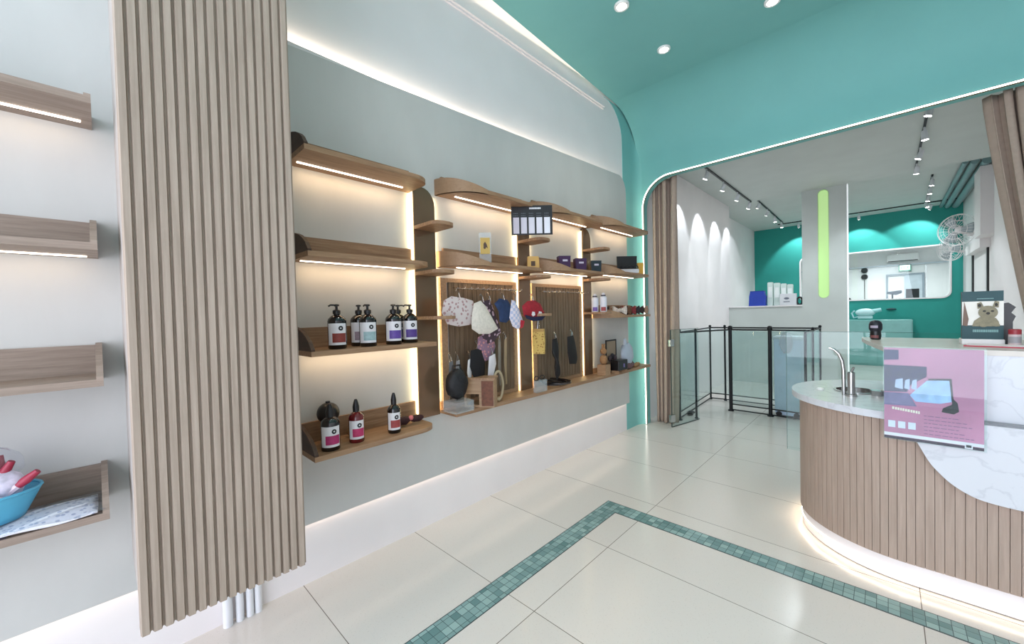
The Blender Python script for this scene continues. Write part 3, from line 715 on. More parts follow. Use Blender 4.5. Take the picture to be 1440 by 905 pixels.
# resample outline at slat pitch
segs = []; acc = 0; path = [Vector((x, y, 0)) for x, y in ol]
cum = [0]
for a, c in zip(path, path[1:]): cum.append(cum[-1] + (c - a).length)
def at(s):
    for i in range(len(path) - 1):
        if cum[i + 1] >= s: 
            t_ = (s - cum[i]) / max(1e-9, cum[i + 1] - cum[i]); return path[i].lerp(path[i + 1], t_)
    return path[-1]
s_ = .01; pitch = .0345
while s_ + pitch < cum[-1]:
    a, c = at(s_), at(s_ + pitch * .93); d = (c - a).normalized(); nn = Vector((d.y, -d.x, 0))
    if nn.dot((a + c) / 2 - Vector((1.0, 0, 0)) * (1 if a.x > 0 else 0)) < 0 and a.x < 0.0: nn = -nn
    if a.x >= 0: nn = Vector((0, -1 if a.y < 0 else 1, 0))
    sm.prism([[(a.x - nn.x * .03, a.y - nn.y * .03), (c.x - nn.x * .03, c.y - nn.y * .03), (c.x, c.y), (a.x, a.y)]], 'xy', .12, .885)
    s_ += pitch
sm.build('slat_cladding', M_cslat, ct)
st = MB().prism([loc2(outline(0.0)), [(x - CX, y - CY) for x, y in arc(-.15, 3.50, .115, 0, 360, 24)[:-1]]], 'xy', .885, .925)
st.build('stone_top', M_marble, ct)
# raised marble block
blk = MB().box((-.003 - CX, 2.925 - CY, .925), (2.15 - CX, 3.70 - CY, 1.245)).build('marble_block', M_marble, ct)
MB().prism([loc2([(-.13, 2.91 + .80), (-.10, 3.45), (-.01, 2.922), (2.15, 2.922), (2.15, 3.80), (-.13, 3.80)])], 'xy', 1.245, 1.27).build('marble_ledge', plain('cream_stone', (208, 201, 192), .25, vary=.03), ct)
# marble apron on the front cut to a curve, in front of the slats
_ap = [(.062, .90), (.085, .84), (.111, .789), (.151, .703), (.185, .655), (.228, .609), (.285, .572), (.344, .554), (.448, .546), (.60, .546)]
def _cr(P, n=6):
    o = []
    for i in range(len(P) - 1):
        a, b, c, d = P[max(i - 1, 0)], P[i], P[i + 1], P[min(i + 2, len(P) - 1)]
        for k in range(n):
            t = k / n
            o.append(tuple(.5 * (2 * b[j] + (c[j] - a[j]) * t + (2 * a[j] - 5 * b[j] + 4 * c[j] - d[j]) * t * t + (3 * b[j] - a[j] - 3 * c[j] + d[j]) * t ** 3) for j in (0, 1)))
    return o + [P[-1]]
apr = [(2.15, .920), (.06, .920)] + _cr(_ap) + [(2.15, .546)]
MB().prism([[(x - CX, z) for x, z in apr]], 'xz', 2.865 - CY, 2.926 - CY).build('marble_apron', M_marble, ct)
MB().box((.02 - CX, 2.875 - CY, .915), (2.15 - CX, 2.93 - CY, .930)).build('shadow_joint', plain('joint_shadow_grey', (120, 123, 128), .3), ct)  # grey strip drawn as the thin shadow line at the joint
# glow of the plinth strip onto the floor
area('plinth_glow', (1.05, CY - CR + .045, .055), 2.0, .012, .8, WARM, (0, -.7, -1), roll_axis=(0, 0, 1))
for a in (255, 232, 208, 182, 158):
    r = CR - .045; x, y = CX + r * cos(radians(a)), CY + r * sin(radians(a))
    area('plinth_glow', (x, y, .055), .24, .012, .11, WARM, (.7 * cos(radians(a)), .7 * sin(radians(a)), -1), roll_axis=(0, 0, 1))
# basin, faucet
bs = thing('wash_basin', 'small round steel basin sunk in the white counter top', 'basin', (-.15, 3.50, .885))
MB(smooth=True).lathe([(.02, -.12), (.085, -.115), (.112, -.07), (.114, .042), (.122, .043), (.122, .046), (.108, .046), (.105, -.06), (.08, -.10), (.001, -.105)], n=32).build('bowl', M_chrome, bs)
MB(smooth=True).lathe([(.022, -.106), (.022, -.098), (.001, -.096)], n=16).build('drain', M_blackm, bs)
fc = thing('faucet', 'tall brushed steel swan neck faucet on the counter tip', 'faucet', (-.165, 3.27, .925), radians(5))
MB(smooth=True).lathe([(.03, 0), (.03, .012), (.019, .016), (.019, .15), (.014, .155), (.001, .157)], n=20).build('body', M_chrome, fc)
MB(smooth=True).tube([(-.035, .02, .0), (-.037, .02, .16), (-.043, .02, .22), (-.06, .02, .265), (-.085, .02, .293), (-.11, .02, .30)], [.011, .011, .010, .010, .009, .009], 12).build('spout', M_chrome, fc)
MB(smooth=True).tube([(.0, 0, .15), (.012, -.01, .185)], .007, 8).build('lever', M_chrome, fc)
so = thing('drain_basket', 'small steel strainer with a handle lying beside the faucet', 'strainer', (-.045, 3.38, .925), radians(30))
MB(smooth=True).lathe([(.03, 0), (.034, .03), (.036, .034), (.001, .034)], n=18).build('cup', M_chrome, so)
MB(smooth=True).tube([(.02, 0, .03), (.06, -.05, .045), (.075, -.09, .03)], .009, 8).build('handle', M_chrome, so)
st_ = tag(MB(smooth=True).lathe([(.022, 0), (.022, .008), (.012, .012), (.001, .013)], n=16).build('stone_plug', plain('white_plug', (235, 235, 235), .3), loc=(-.335, 3.42, .925)), 'small white plug on the counter left of the basin', 'plug')

# ------------------------------------------------------------ poster on the counter front
PO = thing('poster', 'pink recruitment style poster in a clear sleeve on the counter front', 'poster', (-.012, 2.842, .80))
MB().box((0, 0, 0), (.34, .003, .475)).build('sheet', plain('pink_poster_paper', (194, 122, 158), .45, vary=.16, scale=5), PO)
def pp(name, poly, mat, d=.001):
    return MB().prism([poly], 'xz', -d, 0).build(name, mat, PO)
pp('photo_patch', [(0, .41), (.055, .415), (.055, .465), (0, .465)], plain('navy_ink', (40, 38, 92), .5))
pp('photo_panel', [(.0, .245), (.0, .385), (.155, .385), (.155, .335), (.10, .29), (.085, .25)], plain('slate_ink', (44, 40, 84), .5, vary=.4, scale=40))
pp('photo_band', [(.0, .175), (.0, .24), (.09, .245), (.12, .18)], plain('mauve_grey_ink', (134, 120, 158), .5, vary=.2, scale=30))
pp('photo_screen', [(.095, .235), (.155, .315), (.23, .325), (.24, .22), (.20, .205), (.115, .205)], plain('sky_ink', (165, 190, 235), .5, vary=.2, scale=25), .0015)
pp('photo_edge', [(.16, .318), (.16, .325), (.238, .332), (.245, .22), (.238, .22), (.231, .322)], plain('ink_black', (26, 24, 34), .5), .002)
pp('photo_figure', [(.205, .165), (.245, .16), (.262, .175), (.258, .215), (.243, .235), (.238, .205), (.21, .185)], plain('ink_black', (26, 24, 34), .5), .002)
for a, w in ((.04, .03), (.075, .02), (.1, .02)):
    pp('photo_detail', [(a, .27), (a + w, .262), (a + w, .32), (a + .004, .31)], plain('pale_ink', (180, 188, 226), .5), .002)
hx = MB(); x = .03
for w in (.011, .009, .010, .008, .010, .009, .011, .008, .010, .009, .007): hx.prism([[(x, .155 - (x - .03) * .12), (x + w * .75, .155 - (x - .03) * .12), (x + w * .75, .168 - (x - .03) * .12), (x, .168 - (x - .03) * .12)]], 'xz', -.0015, 0); x += w
hx.build('heading', plain('cream_ink', (240, 226, 214), .5), PO)
for i in range(3):
    pp('icon_square', [(.015 + i * .037, .06), (.042 + i * .037, .06), (.042 + i * .037, .095), (.015 + i * .037, .095)], plain('pale_icon_ink', (222, 220, 240), .5), .0012)
tl = MB()
for i in range(6):
    x = .145
    while x < .30 - (i % 3) * .02:
        w = random.uniform(.008, .022); tl.box((x, -.0012, .045 + i * .018), (x + w, 0, .0485 + i * .018)); x += w + .004
tl.build('text_lines', plain('plum_ink', (146, 98, 140), .5), PO)
pp('white_band', [(0, .016), (.34, .016), (.34, .032), (0, .032)], plain('white_ink', (238, 228, 240), .5), .0012)
pp('dark_band', [(0, 0.0), (.34, 0.0), (.34, .014), (0, .014)], plain('dark_plum_ink', (44, 20, 52), .5), .0012)
pp('emblem_plate', [(.28, .002), (.305, .002), (.305, .024), (.28, .024)], plain('white_ink', (238, 228, 240), .5), .002)
pp('emblem', [(.284, .008), (.301, .008), (.301, .020), (.284, .020)], plain('ink_black', (26, 24, 34), .5), .0026)
MB().box((-.004, -.006, -.004), (.348, -.0045, .482)).build('clear_sleeve', M_glass, PO)

# ------------------------------------------------------------ on the raised counter
ZC = 1.27
bx = thing('card_display', 'dark green display stand with a puppy photo on the marble ledge', 'display', (.375, 3.30, ZC))
MB().prism([[(-.074, .03), (.072, .03), (.072, .29), (-.074, .29)]], 'xz', 0, .05).build('backboard', plain('deep_green_card', (14, 66, 72), .5), bx)
MB().box((-.074, -.003, .105), (.072, 0, .235)).build('photo_ground', plain('cream_print', (232, 228, 220), .5), bx)
dg = MB(smooth=True)
dg.prism([[(-.038, .10), (.058, .10), (.055, .125), (.045, .145), (.02, .155), (-.01, .15), (-.03, .13)]], 'xz', -.007, -.003)
dg.prism([arc(.018, .175, .034, 0, 360, 20, .036)[:-1]], 'xz', -.009, -.003)
dg.prism([[(-.018, .195), (-.02, .225), (-.006, .232), (.004, .205)]], 'xz', -.0088, -.003)
dg.prism([[(.033, .205), (.042, .236), (.056, .232), (.054, .20)]], 'xz', -.0088, -.003)
dg.prism([arc(.002, .105, .014, 0, 360, 14, .009)[:-1]], 'xz', -.011, -.003); dg.prism([arc(.045, .108, .014, 0, 360, 14, .009)[:-1]], 'xz', -.011, -.003)
dg.build('puppy_picture', plain('puppy_print', (138, 130, 106), .6, vary=.2, scale=60), bx)
ey = MB(smooth=True)
for cx_, cz_, r1, r2 in ((.005, .182, .006, .005), (.033, .182, .006, .005), (.018, .170, .007, .007), (-.012, .213, .006, .009), (.046, .216, .005, .009)): ey.prism([arc(cx_, cz_, r1, 0, 360, 12, r2)[:-1]], 'xz', -.0105, -.008)
ey.build('puppy_features', plain('dark_print', (44, 40, 36), .6), bx)
MB().prism([[(-.072, .105), (-.055, .10), (-.05, .14), (-.06, .20), (-.066, .235)]], 'xz', -.006, -.003).build('leg_picture', plain('brown_print', (120, 96, 84), .6), bx)
tx = MB()
x = -.035
while x < .055:
    w = random.uniform(.004, .008); tx.box((x, -.0015, .068), (x + w, 0, .082)); x += w + .0015
x = -.02
while x < .035:
    w = random.uniform(.003, .006); tx.box((x, -.0015, .247), (x + w, 0, .252)); x += w + .0015
tx.build('printed_words', plain('grey_green_print', (120, 160, 158), .5), bx)
MB().box((-.076, -.01, 0), (.076, .10, .03), .003).build('tray_base', plain('white_card', (235, 230, 230), .5), bx)
rd = thing('magazine', 'red magazine lying under the puppy display', 'magazine', (.34, 3.13, ZC), radians(-14))
MB().box((-.05, 0, 0), (.18, .13, .006)).build('cover', plain('red_cover', (178, 36, 62), .35), rd)
MB().box((-.04, .005, .006), (.175, .125, .009)).build('pages', plain('paper_pages', (232, 222, 222), .6), rd)
jr = thing('pill_jar', 'small frosted jar with a red lid beside the display stand', 'jar', (.475, 3.24, ZC))
MB(smooth=True).lathe([(.020, 0), (.022, .004), (.022, .062), (.019, .066)], n=22).build('jar', plain('frosted_pink_jar', (196, 176, 178), .3), jr)
MB(smooth=True).lathe([(.0225, .062), (.0225, .084), (.019, .088), (.001, .088)], n=22).build('lid', plain('red_lid', (150, 40, 52), .4), jr)
MB(smooth=True).lathe([(.0224, .018), (.0224, .05)], n=22).build('front_label', plain('grey_label', (150, 146, 150), .5), jr)
tp = thing('spiky_accessory', 'black spiky accessory standing behind the red lidded jar', 'accessory', (.475, 3.42, ZC))
MB().prism([[(-.03, .0), (.02, .0), (.02, .12), (.03, .15), (.015, .17), (.03, .20), (.005, .225), (-.02, .22), (-.035, .20), (-.02, .16), (-.03, .13)]], 'xz', 0, .03).build('body', M_black, tp)
MB(smooth=True).lathe([(.035, 0), (.035, .008)], (0, .015, 0), 16).build('foot', M_black, tp)
sg = thing('glasses', 'black glasses lying on the ledge at the photo right edge', 'glasses', (.565, 3.25, ZC))
MB(smooth=True).tube([(.03 * cos(a) * 1.0 + .0, 0, .035 + .018 * sin(a)) for a in [2 * pi * i / 16 for i in range(16)]], .005, 6, True).tube([(.065 + .03 * cos(a), 0, .035 + .018 * sin(a)) for a in [2 * pi * i / 16 for i in range(16)]], .005, 6, True).build('rims', M_black, sg)
MB(smooth=True).tube([(-.03, 0, .04), (-.045, .06, .02), (-.04, .09, .004)], .004, 6).build('temple', M_black, sg)
cp = thing('capped_bottle', 'small black capped bottle with a dark red label on the ledge', 'bottle', (-.055, 3.55, ZC))
MB(smooth=True).lathe([(.020, 0), (.027, .006), (.029, .03), (.027, .055)], n=22).build('body', M_black, cp)
MB(smooth=True).lathe([(.027, .055), (.034, .07), (.034, .10), (.028, .118), (.015, .127), (.001, .129)], n=22).build('cap', plain('navy_black_cap', (20, 20, 34), .4), cp)
MB(smooth=True).prism([arc(0, 0, .0352, 225, 290, 8) + arc(0, 0, .034, 290, 225, 8)], 'xy', .078, .094).build('front_label', plain('pinkish_label', (170, 160, 176), .5), cp)
MB(smooth=True).prism([arc(0, 0, .0302, 215, 300, 8) + arc(0, 0, .0285, 300, 215, 8)], 'xy', .012, .03).build('lower_label', plain('brown_label', (120, 66, 66), .5), cp)
tb = thing('cream_cloth', 'folded cream cloth under the small black capped bottle', 'cloth', (-.03, 3.60, ZC))

bpy.data.objects.remove(tb)

# ============================================================ BOTTLES
M_bot = plain('dark_amber_glass', (14, 9, 12), .12, vary=.2, coat=.5)
M_lab = plain('white_bottle_label', (222, 220, 224), .5, vary=.02)
def ring_patch(r, a0, a1, z0, z1, n=10, t=.0008):
    return MB(smooth=True).prism([arc(0, 0, r + t, a0, a1, n) + arc(0, 0, r, a1, a0, n)], 'xy', z0, z1)
def bottle(loc, face, accent, label, r=.047, h=.148, turn=0, red=False, group='pump bottles on the bottle shelf', head='pump'):
    t = thing('pump_bottle', label, 'bottle', loc, 0, group)
    b = M_bot if not red else plain('red_amber_glass', (96, 14, 20), .12, vary=.3, coat=.5)
    MB(smooth=True).lathe([(r * .9, 0), (r, .006), (r, h), (r * .92, h + .012), (r * .6, h + .027), (r * .34, h + .034), (r * .32, h + .044)], n=28).build('body', b, t)
    p = MB(smooth=True)
    if head == 'pump':
        p.lathe([(r * .42, h + .038), (r * .42, h + .056), (r * .3, h + .060), (r * .14, h + .062), (r * .14, h + .078), (r * .3, h + .080), (r * .3, h + .088), (r * .1, h + .091)], n=18)
        f = radians(face + turn)
        p.tube([(0, 0, h + .085), (.028 * cos(f), .028 * sin(f), h + .086), (.040 * cos(f), .040 * sin(f), h + .079)], .0045, 8)
    else:
        p.lathe([(r * .42, h + .03), (r * .44, h + .06), (r * .30, h + .085), (r * .18, h + .10), (r * .05, h + .102)], n=18)
    p.build('pump' if head == 'pump' else 'nozzle', M_black, t)
    lb = ring_patch(r, face - 62, face + 62, .022, h - .012).build('front_label', M_lab, t)
    c = plain('accent_%d_%d_%d' % accent, accent, .5, vary=.15, scale=60)
    ring_patch(r + .0008, face - 30, face + 58, .035, .035 + h * .33, 10, .0006).build('coloured_print', c, lb)
    # round black logo with a pale centre, wrapped on the label
    def disc(rad, rr, hole, mat, nm, zc):
        q = MB(smooth=True); n = 20; vo_, vi = [], []
        for i in range(n):
            a = 2 * pi * i / n; s = sin(a); k = cos(a)
            def pt_(m): th = radians(face + 22) + m * k / rad; return (rad * cos(th), rad * sin(th), zc + m * s)
            vo_.append(q.b.verts.new(pt_(rr))); vi.append(q.b.verts.new(pt_(hole)))
        for i in range(n):
            j = (i + 1) % n; q.b.faces.new((vo_[i], vo_[j], vi[j], vi[i]))
        return q.build(nm, mat, lb, solid=.0006)
    disc(r + .0016, .0125, .0045, M_black, 'round_logo', h - .038)
    return t
FA = -22   # direction from the shelf to the viewer, degrees
def face_of(x, y): return math.degrees(atan2(-y, -x))
ZS = 1.31 + .026
spec = [(-2.13, .872, (128, 48, 40), 'dark pump bottle with red printed label, leftmost on the bottle shelf'),
        (-2.22, 1.035, (150, 130, 140), 'dark pump bottle with a greyish label half hidden behind its neighbour'),
        (-2.13, 1.045, (150, 178, 182), 'dark pump bottle with pale grey green printed label, front middle'),
        (-2.13, 1.205, (92, 64, 150), 'dark pump bottle with violet print standing in front, right group'),
        (-2.24, 1.30, (92, 64, 150), 'dark pump bottle mostly hidden between the two violet printed bottles'),
        (-2.16, 1.335, (78, 52, 130), 'dark pump bottle with violet print, rightmost on the bottle shelf')]
for i, (x, y, c, l) in enumerate(spec): bottle((x, y, ZS), face_of(x, y), c, l, turn=[-90, 180, -30, 0, 90, -100][i])
ZS = .785 + .026
GBt = 'bottles on the lowest tray shelf'
bottle((-2.12, .815, ZS), face_of(-2.12, .815), (170, 40, 100), 'dark bottle with crimson print in front of round black jar', group=GBt, head='nozzle', h=.140)
bottle((-2.14, .965, ZS), face_of(-2.14, .965), (180, 44, 96), 'reddish amber bottle with crimson print in the middle of the tray', r=.041, h=.135, red=True, group=GBt, head='nozzle')
bottle((-2.13, 1.19, ZS), face_of(-2.13, 1.19), (150, 60, 60), 'slim dark bottle with a tall stopper, rightmost on the tray', r=.038, h=.135, group=GBt, head='nozzle')
j = thing('ball_toy', 'round black ball toy behind the leftmost tray bottle', 'toy', (-2.22, .845, ZS))
MB(smooth=True).ball((0, 0, .17), .058, seg=24).lathe([(.03, 0), (.035, .005), (.02, .12)], n=18).build('ball', M_black, j)
MB(smooth=True).tube([(0, 0, .20), (0, 0, .235)], .012, 10).build('knob', M_blackm, j)
bw = thing('bow_collar', 'dark bow collar with a pink knot at the right of the tray', 'collar', (-2.20, 1.34, ZS))
MB(smooth=True).ball((0, -.05, .035), .045, (.6, 1.1, .6), 14, .1).ball((0, .05, .03), .045, (.6, 1.1, .5), 14, .1).build('bow', plain('dark_maroon_cloth', (52, 20, 26), .8), bw)
MB(smooth=True).ball((.012, .0, .045), .016, seg=12).build('knot', plain('pink_cloth', (214, 120, 124), .8), bw)
br_ = tag(MB(smooth=True).ball((0, 0, .03), .03, (.8, 1.2, 1), 12, .2).tube([(0, 0, .03), (0, .03, .10), (0, .06, .13)], .012, 8).build('chew_toy', plain('tan_chew', (126, 92, 56), .8), loc=(-2.25, .99, ZS)), 'tan knotted chew toy behind the reddish bottle', 'toy')

# ============================================================ BAYS 2-4 STOCK
ZM = 1.815 + .026
# acrylic stand with a yellow card
ac_ = thing('card_pouch', 'clear pouch with a yellow printed card on the second bay shelf', 'pouch', (-2.17, 2.0, ZM + .03), radians(48))
MB().box((-.045, -.006, 0), (.045, .006, .24), .002).build('pouch', M_bag, ac_)
MB().box((-.036, -.009, .08), (.036, -.006, .20)).build('yellow_card', plain('mustard_card', (196, 164, 84), .5), ac_)
MB().prism([[(-.012, .12), (.0, .115), (.008, .13), (.02, .12), (.012, .15), (0, .17), (-.012, .155)]], 'xz', -.011, -.009).build('printed_figure', plain('brown_ink', (70, 46, 30), .5), ac_)
go = thing('treat_pouch', 'small golden treat pouch behind the black price card', 'pouch', (-2.13, 2.50, ZM + .03), radians(50))
MB().prism([[(-.05, 0), (.05, 0), (.045, .10), (-.045, .10)]], 'xz', -.02, .02).build('pouch', plain('gold_foil', (196, 156, 90), .35, .3), go)
MB().box((-.02, -.022, .02), (.015, -.02, .06)).build('front_label', plain('brown_ink', (70, 46, 30), .5), go)
# black price card hung by the second mirror
pc = thing('price_card', 'black price list card with five pale columns on the mirror shelf', 'sign', (-2.055, 2.41, 2.128), radians(45))
MB().box((-.165, 0, 0), (.165, .004, .235)).build('card', plain('black_card', (14, 14, 20), .45), pc)
for i in range(5):
    MB().box((-.150 + i * .062, -.0016, .012), (-.103 + i * .062, 0, .14)).build('price_column', plain('pale_column_%d' % i, (196 + i * 7, 192 + i * 8, 206 + i * 7), .5), pc)
hd = MB()
x = -.02
for w in (.012, .009, .011, .009, .008, .014, .010, .011, .010): hd.box((x, -.0014, .205), (x + w * .8, 0, .218)); x += w
hd.build('heading', plain('white_ink2', (225, 225, 232), .5), pc)
for row in range(2):
    m = MB()
    for i in range(5):
        x = -.148 + i * .062
        for w in (.009, .013, .008): m.box((x, -.0012, .17 - row * .018), (x + w, 0, .174 - row * .018)); x += w + .003
    m.build('text_lines', plain('dim_grey_ink', (96, 100, 110), .5), pc)
# purple boxes
for i, y in enumerate((2.93, 3.19, 3.46)):
    c = (58, 26, 70) if i < 2 else (24, 40, 50)
    b = thing('gift_box', ['purple box with silver mark, left of the three on the third bay shelf', 'purple box with silver mark, middle of the three on the third bay shelf', 'dark green black box with silver mark, right of the purple boxes'][i], 'box', (-2.13, y, ZM + .055), radians(52), 'small boxes on the third bay shelf')
    MB().prism([[(-.05, 0), (.05, 0), (.055, .115), (-.055, .115)]], 'xz', -.04, .04).build('carton', plain('carton_%d' % i, c, .4), b)
    MB().box((-.02, -.042, .065), (.025, -.040, .082)).build('silver_mark', plain('silver_print', (190, 184, 200), .4), b)
# black counter display in far bay with a white tray
dk = thing('eyewear_display', 'black display of small goggles on the far bay shelf', 'display', (-2.15, 4.18, ZM + .085), radians(45))
MB().prism([[(-.11, .04), (.11, .04), (.115, .20), (-.115, .20)]], 'xz', 0, .02).build('backboard', M_black, dk)
MB().box((-.11, -.08, 0), (.11, .02, .045), .004).build('tray', plain('silver_tray', (190, 190, 196), .5), dk)
for i in range(5):
    MB(smooth=True).tube([(-.088 + i * .044 + .020 * cos(a), -.05, .065 + .018 * sin(a)) for a in [2 * pi * k / 12 for k in range(12)]], .006, 6, True).build('goggle', M_blackm, dk)
yb_ = tag(MB().prism([[(-.03, 0), (.03, 0), (.034, .14), (-.034, .14)]], 'xz', -.02, .02).build('snack_pack', plain('yellow_pack', (206, 160, 60), .5), loc=(-2.12, 4.45, ZM + .085), rz=radians(45)), 'yellow snack pack at the curtain end of the far shelf', 'pack')
# spray bottles
for i, (x, y) in enumerate(((-2.20, 3.56), (-2.13, 3.61))):
    b = thing('spray_bottle', ['white spray bottle with violet print, left of the pair', 'white spray bottle with red mark, right of the pair'][i], 'bottle', (x, y, 1.497), 0, 'white spray bottles beside the third mirror')
    H_ = .19 if i == 0 else .20
    MB(smooth=True).lathe([(.033, 0), (.036, .005), (.036, H_ * .75), (.02, H_ * .83), (.016, H_ * .86)], n=20).build('body', plain('white_bottle', (220, 222, 232), .4), b)
    MB(smooth=True).lathe([(.024, H_ * .78), (.026, H_ * .88)], n=18).build('collar', plain('navy_collar', (30, 34, 60), .4), b)
    MB(smooth=True).lathe([(.018, H_ * .88), (.016, H_ * .96), (.006, H_)], n=14).build('cap', plain('white_bottle', (220, 222, 232), .4), b)
    f = face_of(x, y)
    ring_patch(.036, f - 40, f + 40, .01, .05).build('front_label', plain(['violet_print', 'red_spot_print'][i], [(110, 84, 160), (150, 60, 64)][i], .5), b)
# bow packs on the lower far shelf: two rows
ZQ = 1.43 + .026
pal = [(44, 30, 26), (150, 120, 100), (62, 40, 44), (200, 190, 180), (90, 60, 40), (120, 40, 44), (36, 34, 40)]
def bowtie(loc, i, lab):
    t = thing('bow_tie', lab, 'bow tie', loc, radians(46 + random.uniform(-8, 8)), 'bow ties on the lower far shelf')
    m = plain('bow_cloth_%d' % (i % 7), pal[i % 7], .8, vary=.35, scale=45)
    k = MB(smooth=True)
    for s in (-1, 1):
        k.prism([[(s * .008, .030), (s * .058, .002), (s * .064, .04), (s * .058, .082), (s * .008, .052)]], 'xz', -.012, .012)
    k.build('wings', m, t)
    MB(smooth=True).ball((0, -.006, .041), .016, (1, 1, 1.2), 10).build('knot', plain('bow_knot_%d' % (i % 3), [(196, 186, 176), (90, 30, 34), (24, 24, 28)][i % 3], .8), t)
    t.scale = (1.25, 1.25, 1.25)
for i in range(7): bowtie((-2.26 + .0 * i, 3.80 + i * .11, ZQ), i, 'patterned bow tie, back row of the far shelf, %s' % ['at the spray bottle end', 'second from the spray bottles', 'third from the spray bottles', 'in the middle of its row', 'third from the curtain', 'second from the curtain', 'at the curtain end'][i])
for i in range(6): bowtie((-2.12, 3.93 + i * .105, ZQ), i + 3, 'patterned bow tie, front row of the far shelf, %s' % ['at the left end', 'second from the left', 'third from the left', 'third from the curtain', 'second from the curtain', 'at the curtain end'][i])

# hanging clothes in the second bay
def cloth(name, label, cat, pts, mat, x, group=None, thick=.03, trim=None, parts=()):
    # pts: outline in (y,z); soft padded garment hanging from a hook
    cy = sum(p[0] for p in pts) / len(pts); zt_ = max(p[1] for p in pts)
    t = thing(name, label, cat, (x, cy, zt_), 0, group)
    q = [(p[0] - cy, p[1] - zt_) for p in pts]
    b = MB(smooth=True); n = len(q)
    # inflated: front and back centres pushed out
    rings = []
    cyy = 0; czz = sum(p[1] for p in q) / n
    for s, k in ((-.3, .55), (-.15, .85), (0, 1.0), (.15, .86), (.30, .55)):
        rings.append([b.b.verts.new((s * thick * 1.8 + .006 * sin(i * 2.1), cyy + (p[0] - cyy) * k, czz + (p[1] - czz) * k)) for i, p in enumerate(q)])
    for A, B in zip(rings, rings[1:]):
        for i in range(n): b.b.faces.new((A[i], A[(i + 1) % n], B[(i + 1) % n], B[i]))
    b.b.faces.new(rings[0][::-1]); b.b.faces.new(rings[-1])
    b.build('fabric', mat, t)
    MB(smooth=True).tube([(0, -.012, -.01), (0, 0, .03), (0, .012, -.01)], .003, 6).tube([(0, 0, .03), (-.02, 0, .055), (-.03, 0, .04)], .0025, 6).build('hanger', M_chrome, t)
    for nm, pp_, mt_ in parts:
        MB().prism([[(p[0] - cy, p[1] - zt_) for p in pp_]], 'yz', thick * .50, thick * .62).build(nm, mt_, t)
    return t
def dotted(name, base, dot, sc):
    m, nt, b = newmat(name); L = nt.links.new
    tc = nt.nodes.new('ShaderNodeTexCoord'); v = nt.nodes.new('ShaderNodeTexVoronoi'); v.inputs['Scale'].default_value = sc; L(tc.outputs['Object'], v.inputs['Vector'])
    r = nt.nodes.new('ShaderNodeValToRGB'); r.color_ramp.interpolation = 'CONSTANT'
    r.color_ramp.elements[0].color = srgb(dot) + (1,); r.color_ramp.elements[1].color = srgb(base) + (1,); r.color_ramp.elements[1].position = .34
    L(v.outputs['Distance'], r.inputs['Fac']); L(r.outputs['Color'], b.inputs['Base Color']); b.inputs['Roughness'].default_value = .85
    return m
def checked(name, c1, c2, sc, c3=None):
    m, nt, b = newmat(name); L = nt.links.new
    tc = nt.nodes.new('ShaderNodeTexCoord'); k = nt.nodes.new('ShaderNodeTexChecker'); k.inputs['Scale'].default_value = sc
    k.inputs[1].default_value = srgb(c1) + (1,); k.inputs[2].default_value = srgb(c2) + (1,)
    L(tc.outputs['Object'], k.inputs['Vector']); L(k.outputs['Color'], b.inputs['Base Color']); b.inputs['Roughness'].default_value = .85
    return m
GC = 'dog clothes hanging from the hook rail'
cloth('dog_garment', 'white dotted pet shirt hanging at the left end of the rail', 'pet clothes', [(1.60, 1.60), (1.66, 1.63), (1.78, 1.62), (1.86, 1.60), (1.88, 1.52), (1.85, 1.43), (1.72, 1.42), (1.62, 1.44), (1.585, 1.52)], dotted('white_dotted_cloth', (212, 200, 198), (176, 140, 140), 34), -2.16, GC)
cloth('dog_garment', 'cream white ruffled pet skirt hanging lower beside the dotted shirt', 'pet clothes', [(1.84, 1.58), (1.90, 1.60), (1.96, 1.56), (2.04, 1.44), (2.07, 1.39), (1.99, 1.355), (1.88, 1.36), (1.81, 1.40), (1.82, 1.48)], plain('cream_fleece', (216, 208, 196), .9, vary=.1, scale=60), -2.13, GC)
cloth('dog_garment', 'dark dotted pet shirt with a lilac hem hanging mid rail', 'pet clothes', [(1.98, 1.60), (2.04, 1.61), (2.08, 1.57), (2.14, 1.44), (2.16, 1.36), (2.08, 1.28), (2.0, 1.26), (1.96, 1.34), (2.0, 1.46)], dotted('dark_dotted_cloth', (70, 52, 62), (190, 160, 176), 30), -2.19, GC)
cloth('dog_garment', 'pink floral pet dress hanging low below the dark shirt', 'pet clothes', [(1.93, 1.33), (2.0, 1.36), (2.09, 1.34), (2.11, 1.25), (2.06, 1.16), (1.98, 1.14), (1.92, 1.20)], dotted('pink_floral_cloth', (134, 104, 124), (190, 130, 130), 40), -2.2, GC)
cloth('dog_garment', 'navy blue pet shirt hanging right of the middle of the rail', 'pet clothes', [(2.07, 1.58), (2.12, 1.62), (2.22, 1.61), (2.26, 1.56), (2.25, 1.47), (2.20, 1.43), (2.12, 1.44), (2.11, 1.52)], plain('navy_denim', (38, 56, 92), .85, vary=.2, scale=30), -2.16, GC)
cloth('dog_garment', 'white and pale blue striped pet shirt with a red corner', 'pet clothes', [(2.24, 1.61), (2.28, 1.60), (2.34, 1.52), (2.37, 1.44), (2.31, 1.37), (2.25, 1.40), (2.21, 1.47)], checked('pale_checked_cloth', (224, 214, 222), (178, 186, 214), 45), -2.14, GC, parts=[('red_trim', [(2.32, 1.45), (2.37, 1.44), (2.35, 1.39), (2.32, 1.38)], plain('red_cloth', (172, 34, 50), .8))])
